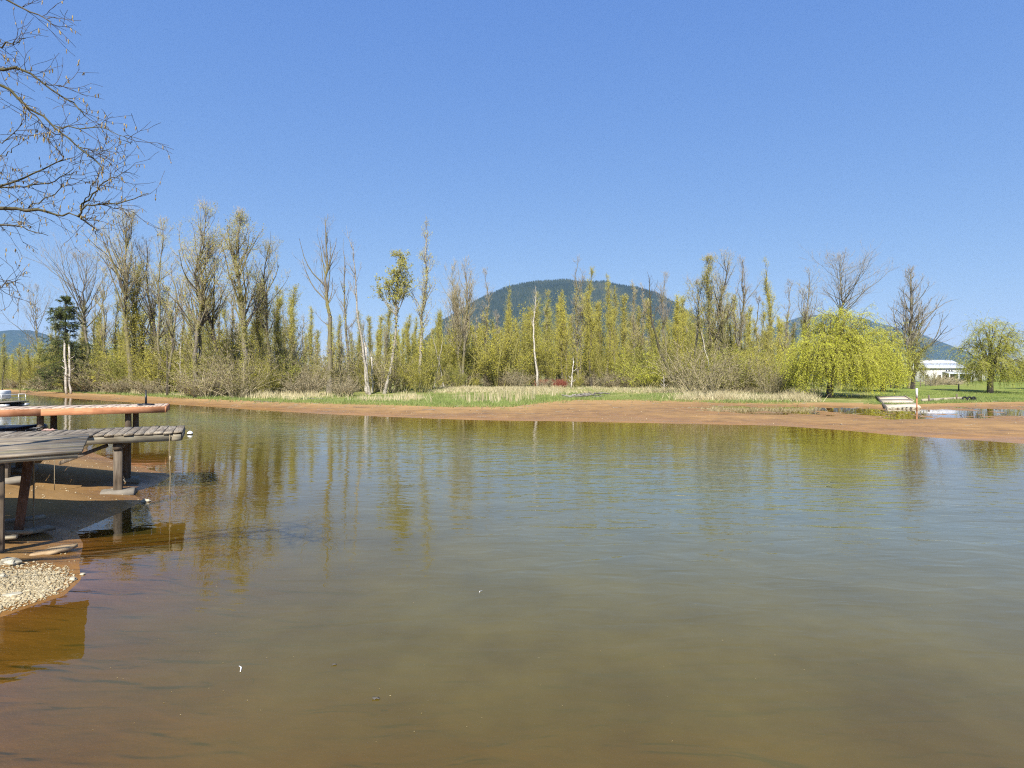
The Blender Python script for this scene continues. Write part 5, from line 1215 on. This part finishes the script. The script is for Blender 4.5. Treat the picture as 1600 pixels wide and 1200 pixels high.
# ------------------------------------------------------------------ boat ramp, edging, tyres, barn
rx = [onground(1371, 621), onground(1412, 620.5), onground(1439, 638), onground(1386, 638.5)]
ramp_o = empty('boat_ramp', (0, 0, 0), 'pale concrete boat ramp slabs sloping into the mud', 'boat ramp')
A, B_, C_, D_ = [np.array(p) for p in rx]
def slab(t0, t1, m, name='slab'):
    g = .012; q = lambda u, t: (A * (1 - u) + B_ * u) * (1 - t) + (D_ * (1 - u) + C_ * u) * t
    P = [q(0, t0 + g), q(1, t0 + g), q(1, t1 - g), q(0, t1 - g)]; top = [p + np.array([0, 0, .13]) for p in P]; bot = [p - np.array([0, 0, .25]) for p in P]
    mb = MB(); mb.add(bot + top, [(0, 1, 2, 3), (7, 6, 5, 4), (0, 4, 5, 1), (1, 5, 6, 2), (2, 6, 7, 3), (3, 7, 4, 0)]); mb.build(name, m, ramp_o)
M['ramp'] = plain_mat('ramp_concrete', (.52, .43, .33), .9, .2, 1.2, .25)
for (a, b) in ((0, .34), (.34, .67), (.67, 1)): slab(a, b, M['ramp'])
mb = MB(); mb.bar(A + [-.12, 0, .04], D_ + [-.12, 0, .07], .16, .26, bev=.02); mb.build('curb', M['rock_dark'], ramp_o)
mb = MB(); mb.bar(B_ + [.12, 0, .05], (B_ * .45 + C_ * .55) + np.array([.12, 0, .09]), .14, .24, bev=.02); mb.build('curb', M['wood_end'], ramp_o)
for k in range(7):
    p = D_ * (1 - k / 7) + C_ * (k / 7); rock_px = 800 + F * p[0] / p[1]
    rock(rock_px + 3, HZ + F * (EYE - p[2]) / p[1] + .6, (.22, .16, .14), 'pale lump of broken concrete along the foot of the boat ramp', seed=30 + k)['group'] = 'broken concrete along the ramp foot'
# marker pole with white top
px_, py_, pz_ = onground(1432.5, 640); mo = empty('marker_pole', (px_, py_, pz_), 'white-topped marker pole beside the boat ramp', 'pole')
hh = (HZ - 607) * py_ / F + EYE - pz_
mb = MB(); mb.lathe([(0, -.4), (.05, -.4), (.045, hh * .55), (0, hh * .55)], 10); mb.build('shaft', M['wood_new'], mo)
mb = MB(); mb.lathe([(0, hh * .55), (.075, hh * .55), (.075, hh), (0, hh + .02)], 12); mb.build('sleeve', M['white'], mo)
# timber edging
e0 = np.array(onground(1441, 628)); e1 = np.array(onground(1504, 624.5)); eo = empty('timber_edging', tuple(e0), 'pale timber edging along the bank between ramp and tyres', 'edging')
nseg = 4
for k in range(nseg):
    a = (e1 - e0) * (k / nseg) + [0, 0, .12]; b = (e1 - e0) * ((k + 1) / nseg - .01) + [0, 0, .12]; mb = MB(); mb.bar(a, b, .22, .3, bev=.02); mb.build('timber', M['wood_end'], eo)
for k in (.12, .8):
    mb = MB(); p = (e1 - e0) * k + np.array([0, -.2, .05]); mb.bar(p - [0, 0, .4], p + [0, 0, .55], .1, .1, up=(0, 1, 0)); mb.build('stake', M['wood_post'], eo)
M['rubber'] = plain_mat('tyre_rubber', (.02, .019, .018), .8, .3, 20, .3)
for k, px in enumerate((1507.5, 1515, 1522)):
    x, y, z = onground(px, 626); mb = MB(); prof = []
    for a in np.linspace(0, 2 * math.pi, 13): prof.append((.17 + .075 * math.cos(a) * 1.0, .085 * math.sin(a)))
    mb.lathe(prof, 22); o = mb.build('tyre', M['rubber'], None, (x, y, z + .17), smooth=True); o.rotation_euler = (math.radians(74), 0, math.radians(16 * (k - 1)))
    tag(o, ['black tyre on the bank nearest the timber edging', 'middle one of the three black tyres on the bank', 'black tyre on the bank nearest the right willow'][k], 'tyre', 'row of black tyres on the bank')

# driftwood pile
def log_mesh(seed, L, r):
    g = np.random.default_rng(seed); t = np.linspace(-.5, .5, 8); pts = np.stack([t * L, g.normal(0, .04, 8) * L * .3, g.normal(0, .03, 8) * L * .3], -1)
    mb = MB(); mb.tube(pts, r * np.linspace(1, .45, 8), 7)
    for k in range(3):
        b = pts[int(g.integers(2, 7))]; mb.tube([b, b + g.normal(0, .22, 3) + [.1, 0, .1]], [r * .4, r * .15], 5)
    return mb.mesh('driftwood_log', [M['drift']])
M['drift'] = wood_mat('driftwood', (.09, .08, .07), (.42, .38, .33), 0, vary=.7)
lm = [log_mesh(i, 2.4, .075) for i in range(4)]
for i in range(20):
    f = r_.random(); px = 884 + 60 * f; x, y, z = onground(px, 621.5 - 2.2 * f + r_.normal(0, 1.0), 25)
    o = obj('driftwood_log', lm[i % 4], None, (x, y, z + .06 + .45 * max(0, r_.random() * (1 - abs(f - .75) * 1.6)))); o.rotation_euler = (r_.uniform(0, 6), r_.normal(0, .17), r_.normal(.2, .5)); s = r_.uniform(.5, 1.15); o.scale = (s, s, s)
    tag(o, 'grey weathered driftwood log in the heap on the mud edge', 'driftwood', 'grey driftwood heap')
for (px, py, L_, rz, lab) in ((565, 637, 1.0, .4, 'bleached thin stick on the mud below the broken snag'), (670, 641, 1.0, 2.5, 'bleached thin stick on the mud left of the reed patch'), (420, 628, 2.0, .1, 'pale fallen branch on the mud under the slim dark-trunked tree'), (495, 624, 2.6, -.15, 'pale fallen branch lying in the grass below the dead tree')):
    x, y, z = onground(px, py, 25); o = obj('driftwood_stick', lm[1], None, (x, y, z + .05)); o.rotation_euler = (1, .02, rz); s = L_ / 2.4; o.scale = (s * 1.3, s * .7, s * .7); tag(o, lab, 'driftwood')

# white barn
def barn():
    d = 125.0; x0, x1 = at(1436, d), at(1509, d); g = gz((x0 + x1) / 2, d); Wd = x1 - x0; o = empty('barn', ((x0 + x1) / 2, d, g), 'long white metal barn with grey-white roof behind the lawn', 'barn')
    hw = Wd / 2; dep = 9.0; e = 3.0; k = 4.15; r = 4.95; y1 = .0; yk = 2.4; yr = 4.4
    m_wall = corr('barn_wall_panels', (.74, .73, .70), 9.0); m_roof = corr('barn_roof_panels', (.52, .55, .58), 6.0); m_top = corr('barn_upper_roof', (.80, .80, .78), 6.0)
    mb = MB(); mb.box((0, dep / 2, (e - .4) / 2), (Wd - .2, dep - .2, e + .4)); mb.build('wall', m_wall, o)
    for sx in (-hw + .1, hw - .1):                    # gable ends
        mb = MB(); s = .08 if sx > 0 else -.08
        P = [(sx, .1, e), (sx, dep - .1, e), (sx, dep - yk, k - .1), (sx, dep / 2, r - .1), (sx, yk, k - .1)]; Q = [(a + s, b, c) for a, b, c in P]
        mb.add(P + Q, [(0, 4, 9, 5), (0, 5, 6, 1), (1, 6, 7, 2), (2, 7, 8, 3), (3, 8, 9, 4)], [(0, 1, 2), (0, 2, 3), (0, 3, 4), (7, 6, 5), (8, 7, 5), (9, 8, 5)]); mb.build('gable', m_wall, o)
    def sheet(a, b, m, name='roof'):
        mb = MB(); mb.bar(((-hw - .2), (a[0] + b[0]) / 2, (a[1] + b[1]) / 2), (hw + .2, (a[0] + b[0]) / 2, (a[1] + b[1]) / 2), math.hypot(b[0] - a[0], b[1] - a[1]), .07, up=(0, -(b[1] - a[1]), b[0] - a[0])); mb.build(name, m, o)
    sheet((-.35, e + .02), (yk, k), m_roof, 'lower_roof'); sheet((yk, k + .01), (dep / 2, r), m_top, 'upper_roof'); sheet((dep - yk, k), (dep + .3, e), m_roof, 'lower_roof'); sheet((dep / 2, r), (dep - yk, k + .01), m_top, 'upper_roof')
    mb = MB(); mb.box((-hw * .55, dep / 2, r + .18), (1.6, .8, .36)); mb.build('ridge_vent', M['steel'], o)
    for (wx, wz, ww, wh) in ((.9, 2.45, .42, .5), (1.5, 2.45, .42, .5), (2.1, 2.45, .42, .5), (-.6, 1.0, .7, 1.2), (.7, 1.0, 1.0, 1.2), (2.0, 1.0, 1.0, 1.2), (-3.4, 1.2, .8, .8)):
        mb = MB()
        for (cx, cz, sx, sz) in ((wx, wz + wh / 2, ww + .14, .07), (wx, wz - wh / 2, ww + .14, .07), (wx - ww / 2, wz, .07, wh - .075), (wx + ww / 2, wz, .07, wh - .075)): mb.box((cx, .07, cz), (sx, .1, sz))
        f = mb.build('window', M['white'], o); mb = MB(); mb.box((wx, .09, wz), (ww - .08, .03, wh - .08)); mb.build('pane', M['glass'], f)
    mb = MB(); mb.bar((.0, -1.0, 2.05), (hw, -1.0, 2.05), 2.0, .08, up=(0, -.25, 1)); mb.build('porch_roof', m_roof, o)
    for wx in (.2, 2.2, hw - .3):
        mb = MB(); mb.box((wx, -1.8, .8), (.12, .12, 2.0)); mb.build('porch_post', M['white'], o)
def corr(name, color, sc):
    m, nt, out = mat(name); tc = nt.nodes.new('ShaderNodeTexCoord'); wv = nt.nodes.new('ShaderNodeTexWave'); wv.inputs['Scale'].default_value = sc * .3; nt.links.new(tc.outputs['Object'], wv.inputs['Vector'])
    n = noise(nt, .7, 4, .6, tc.outputs['Object']); c = ramp(nt, n.outputs['Fac'], [(.3, tuple(a * .85 for a in color)), (.6, color)]).outputs['Color']
    principled(nt, out, c, .45, .4, wv.outputs['Fac'], .5, .03); return m
M['glass'] = plain_mat('dark_window_glass', (.02, .024, .03), .08, .6, 2, .2)
barn()
# small white shed farther right
def shed(px, d, wd, hgt, label):
    x = at(px, d); g = gz(x, d); o = empty('shed', (x, d, g), label, 'shed')
    mb = MB(); mb.box((0, 0, hgt / 2 - .1), (wd, 3, hgt + .2)); mb.build('wall', M['white'], o)
    mb = MB(); mb.bar((-wd / 2 - .2, -.85, hgt + .3), (wd / 2 + .2, -.85, hgt + .3), 2.1, .08, up=(0, -.4, 1)); mb.bar((-wd / 2 - .2, .85, hgt + .3), (wd / 2 + .2, .85, hgt + .3), 2.1, .08, up=(0, .4, 1)); mb.build('roof', M['concrete'], o)
    mb = MB(); mb.box((0, -1.53, .9), (.9, .05, 1.8)); mb.build('door', M['concrete'], o)
shed(1523, 140, 4.0, 3.2, 'small white shed seen through the right willow')
# field fence and brush heap
f0 = np.array([at(1392, 82), 82, 0]); f1 = np.array([at(1462, 96), 96, 0]); fo = empty('field_fence', (f0[0], f0[1], gz(f0[0], f0[1])), 'low wire fence with grey posts below the lone bare tree', 'fence')
for k in range(9):
    p = (f1 - f0) * (k / 8); mb = MB(); mb.box((p[0], p[1], .45), (.1, .1, 1.3), bev=.01); mb.build('post', M['wood_grey'], fo)
for zr in (.35, .65, .95):
    mb = MB(); mb.tube([np.array([0, -.07, zr]), f1 - f0 + [0, -.07, zr]], .012, 5); mb.build('wire', M['steel'], fo)
x, y, z = onground(1498, 612, 25); mb = MB(); mb.box((0, 0, .4), (.1, .1, 1.2), bev=.01); mb.build('lawn_post', M['black'], None, (x, y, z)); tag(bpy.data.objects['lawn_post'], 'single short black post standing on the lawn', 'post')
def brush_heap():
    rg = np.random.default_rng(4); n = 700; px = rg.uniform(1452, 1497, n); d = rg.uniform(100, 112, n); x = at(px, d); z = land(x, d)[0] + rg.random(n) * np.interp(px, [1452, 1470, 1497], [.2, .9, .5])
    pts = poly_grow(rg, np.stack([x, d, z], -1), np.stack([rg.normal(0, 1, n), rg.normal(0, .6, n), rg.normal(.1, .25, n)], -1), rg.uniform(.5, 2.2, n), 3, 0, .1)
    v, q = tubes(pts, np.full((n, 4), .03), 3); tag(obj('brush_heap', np_mesh('brush_heap', v, q, None, [M['twig_tan']])), 'long heap of cut brown brushwood before the barn', 'brush heap', kind='stuff')
brush_heap()

# ------------------------------------------------------------------ overhanging tree, near left: trunk out of frame, catkin-hung branches in view
def overhang():
    rg = np.random.default_rng(12); base = np.array([-8.3, 3.4]); zb = gz(*base); o = empty('overhanging_alder', (base[0], base[1], zb), 'near alder whose catkin-hung bare branches reach in at upper left', 'tree')
    B0 = np.array([base[0], base[1], zb]); tr = Acc(); cr = Acc(); ck = Acc()
    zt = np.linspace(0, 9.5, 12); tk = np.stack([.04 * zt + .1 * np.sin(zt), .06 * zt, zt - .2], -1); tr.add(tubes(tk[None], (.17 * (1 - zt / 11.5) + .01)[None], 10))
    def W(p, d): px, py = p; return np.array([(px - 800) / F * d, d, EYE + (HZ - py) / F * d]) - B0
    polys = [  # photo line, depth, thickness
        ([(-40, 104), (0, 106), (40, 110), (70, 132), (110, 158), (126, 170), (132, 181)], 4.9, .013),
        ([(70, 132), (85, 135), (101, 133)], 4.9, .006), ([(0, 106), (22, 110), (45, 110)], 5.0, .006),
        ([(-45, 100), (0, 131), (35, 160), (80, 195), (125, 230), (160, 262)], 4.7, .014),
        ([(38, 162), (58, 185), (80, 205), (115, 220)], 4.75, .007), ([(85, 196), (120, 201), (160, 199), (190, 211), (205, 226)], 4.6, .006), ([(125, 230), (150, 236), (175, 233)], 4.7, .005),
        ([(-50, 322), (0, 325), (50, 328), (90, 335), (122, 338)], 5.2, .020), ([(122, 338), (130, 322), (160, 320), (200, 313), (232, 302)], 5.2, .011), ([(126, 330), (148, 297), (170, 280), (198, 268)], 5.25, .009), ([(120, 337), (150, 345)], 5.2, .010),
        ([(126, 340), (137, 348), (148, 358), (152, 366)], 5.1, .010), ([(-40, 347), (0, 350), (40, 357), (75, 368)], 5.4, .010), ([(-45, 300), (0, 292), (45, 275), (85, 256), (100, 244)], 5.3, .011), ([(-40, 294), (0, 292), (40, 293), (60, 285)], 5.3, .010),
        ([(40, 292), (85, 287), (110, 266), (125, 250)], 5.3, .007), ([(45, 325), (65, 312), (90, 300), (105, 287), (112, 270)], 5.25, .007), ([(-40, 452), (0, 448), (20, 442), (34, 436)], 5.0, .006), ([(-40, 430), (0, 436), (30, 447)], 5.1, .005),
        ([(-40, 60), (0, 72), (20, 66), (40, 60)], 4.6, .008), ([(-30, 210), (0, 225), (15, 215), (35, 190), (37, 175)], 4.8, .005), ([(-30, 260), (0, 245), (18, 236), (30, 225)], 4.9, .006), ([(130, 322), (140, 300), (152, 280), (160, 262)], 5.15, .006), ([(160, 320), (185, 327), (215, 332)], 5.2, .005),
        ([(-60, -40), (10, 0), (55, 22), (80, 34)], 4.4, .010)]
    ends = []
    for (pp, d, r) in polys:
        P = np.array([W(p, d + rg.normal(0, .06)) for p in pp]); n = 12
        s = np.linspace(0, len(P) - 1, n); Q = np.stack([np.interp(s, np.arange(len(P)), P[:, i]) for i in range(3)], -1); Q[1:-1] += rg.normal(0, .008, (n - 2, 3))
        if pp[0][0] < -20:       # reach back to the trunk
            k = int(np.argmin(np.abs(zt - (P[0, 2] - .6)))); Tt = tk[k]; m = (Tt + P[0]) / 2 + np.array([0, 0, .12]); root = np.array([Tt, m]); Q = np.vstack([root, Q])
            rad = np.concatenate([[r * 2.6, r * 1.6], r * np.linspace(1.2, .32, n)])
        else: rad = r * np.linspace(1.0, .32, n)
        tr.add(tubes(Q[None], rad[None] * .85, 6)); ends.append((Q[-n:], r))
    # twigs
    for (Q, r) in ends:
        Lp = np.linalg.norm(np.diff(Q, axis=0), axis=1).sum(); n = int(4 + Lp * 8.5); p, d, t, _ = spawn(rg, Q[None], n, .05, 1, .35, 1.1, .05)
        l = poly_grow(rg, p, d, rg.uniform(.08, .36, n), 4, .02, .2); cr.add(tubes(l, np.full((n, 5), .0024) * np.linspace(1.1, .5, 5)[None], 4), 0)
        p2, d2, t2, _ = spawn(rg, l, 2, .2, 1, .4, 1.0, 0); l2 = poly_grow(rg, p2, d2, rg.uniform(.06, .22, len(p2)), 3, .0, .2); cr.add(tubes(l2, np.full((len(l2), 4), .0016), 3), 0)
        c = rg.integers(0, len(l2), int(n * 3.2)); q = l2[c, rg.integers(1, 4, len(c))]; k = len(q)
        dirs = np.stack([rg.normal(0, .25, k), rg.normal(0, .25, k), -np.ones(k)], -1); cc = poly_grow(rg, q, dirs, rg.uniform(.014, .042, k), 3, -.3, .1); ck.add(tubes(cc, rg.uniform(.0024, .0046, (k, 1)) * np.array([.6, 1.1, 1.0, .3])[None], 5), 0)
    obj('trunk', tr.mesh('trunk', [M['bark_dark']]), o); obj('crown', cr.mesh('crown', [M['twig_dark']]), o); c = obj('catkins', ck.mesh('catkins', [M['catkin']]), o); c['kind'] = 'stuff'
overhang()

# ------------------------------------------------------------------ bits afloat
def float_twig(px, py, L, rz, label, m, r=.006):
    x, y, _ = atz(px, py, 0); mb = MB(); mb.tube([(-L / 2, 0, .004), (-L * .1, .012, .006), (L / 2, -.005, .004)], [r * .7, r, r * .6], 6); o = mb.build('floating_twig', m, None, (x, y, .002)); o.rotation_euler = (0, 0, rz); tag(o, label, 'twig')
float_twig(375, 1046, .115, -1.0, 'white peeled twig floating in the lower left water', M['white'])
float_twig(751, 925, .06, 1.1, 'short pale twig floating alone in the open water', M['white'], .004)
def float_leaf(px, py, s, label, m):
    x, y, _ = atz(px, py, 0); r = np.random.default_rng(int(px)); n = 9; a = np.linspace(0, 2 * math.pi, n, endpoint=False); rad = s * (1 + .3 * np.cos(2 * a) + r.normal(0, .1, n))
    P = np.stack([rad * np.cos(a), rad * np.sin(a) * .7, r.normal(.006, .004, n)], -1); mb = MB(); mb.add(np.vstack([P, [[0, 0, .012]], P * [.98, .98, 1] - [0, 0, .004]]), [(i, n + 1 + i, n + 1 + (i + 1) % n, (i + 1) % n) for i in range(n)], [(i, (i + 1) % n, n) for i in range(n)])
    o = mb.build('floating_leaf', m, None, (x, y, .003)); tag(o, label, 'leaf')
float_leaf(588, 1092, .026, 'larger dark curled leaf afloat at the bottom of the picture', M['rock_dark'])
float_leaf(522, 1039, .018, 'smaller dark leaf afloat above the larger one', M['rock_dark'])
rg = np.random.default_rng(71); n = 190; px = rg.uniform(130, 1500, n); py = 830 + 330 * rg.random(n) ** .8; d = EYE * F / (py - HZ); k = np.interp(px, [0, 700, 1500], [1, .6, .12]) > rg.random(n)
px, d = px[k], d[k]; leaves_v, leaves_q = leaves(rg, np.stack([at(px, d), d, np.full(len(d), .004)], -1), .014, .6); leaves_v[:, 2] = .003 + .15 * np.abs(leaves_v[:, 2] - .004)
tag(obj('floating_debris', np_mesh('floating_debris', leaves_v, None, leaves_q, [M['catkin']])), 'tiny pale bud scales floating on the near water', 'debris', kind='stuff')

# ------------------------------------------------------------------ haze
HAZE = True
if HAZE:
    m, nt, out = mat('haze'); pv = nt.nodes.new('ShaderNodeVolumePrincipled'); pv.inputs['Color'].default_value = (.42, .64, 1.0, 1); pv.inputs['Density'].default_value = .00008; pv.inputs['Anisotropy'].default_value = .0
    nt.links.new(pv.outputs[0], out.inputs['Volume'])
    mb = MB(); mb.box((0, 0, 274), (13200, 13200, 558)); hz = mb.build('haze', m); tag(hz, 'thin blue air over the whole valley', 'haze', kind='stuff')


print('POLYS', sum(len(m.loops) - 2 * len(m.polygons) for m in bpy.data.meshes), round(time.time() - T0, 1))
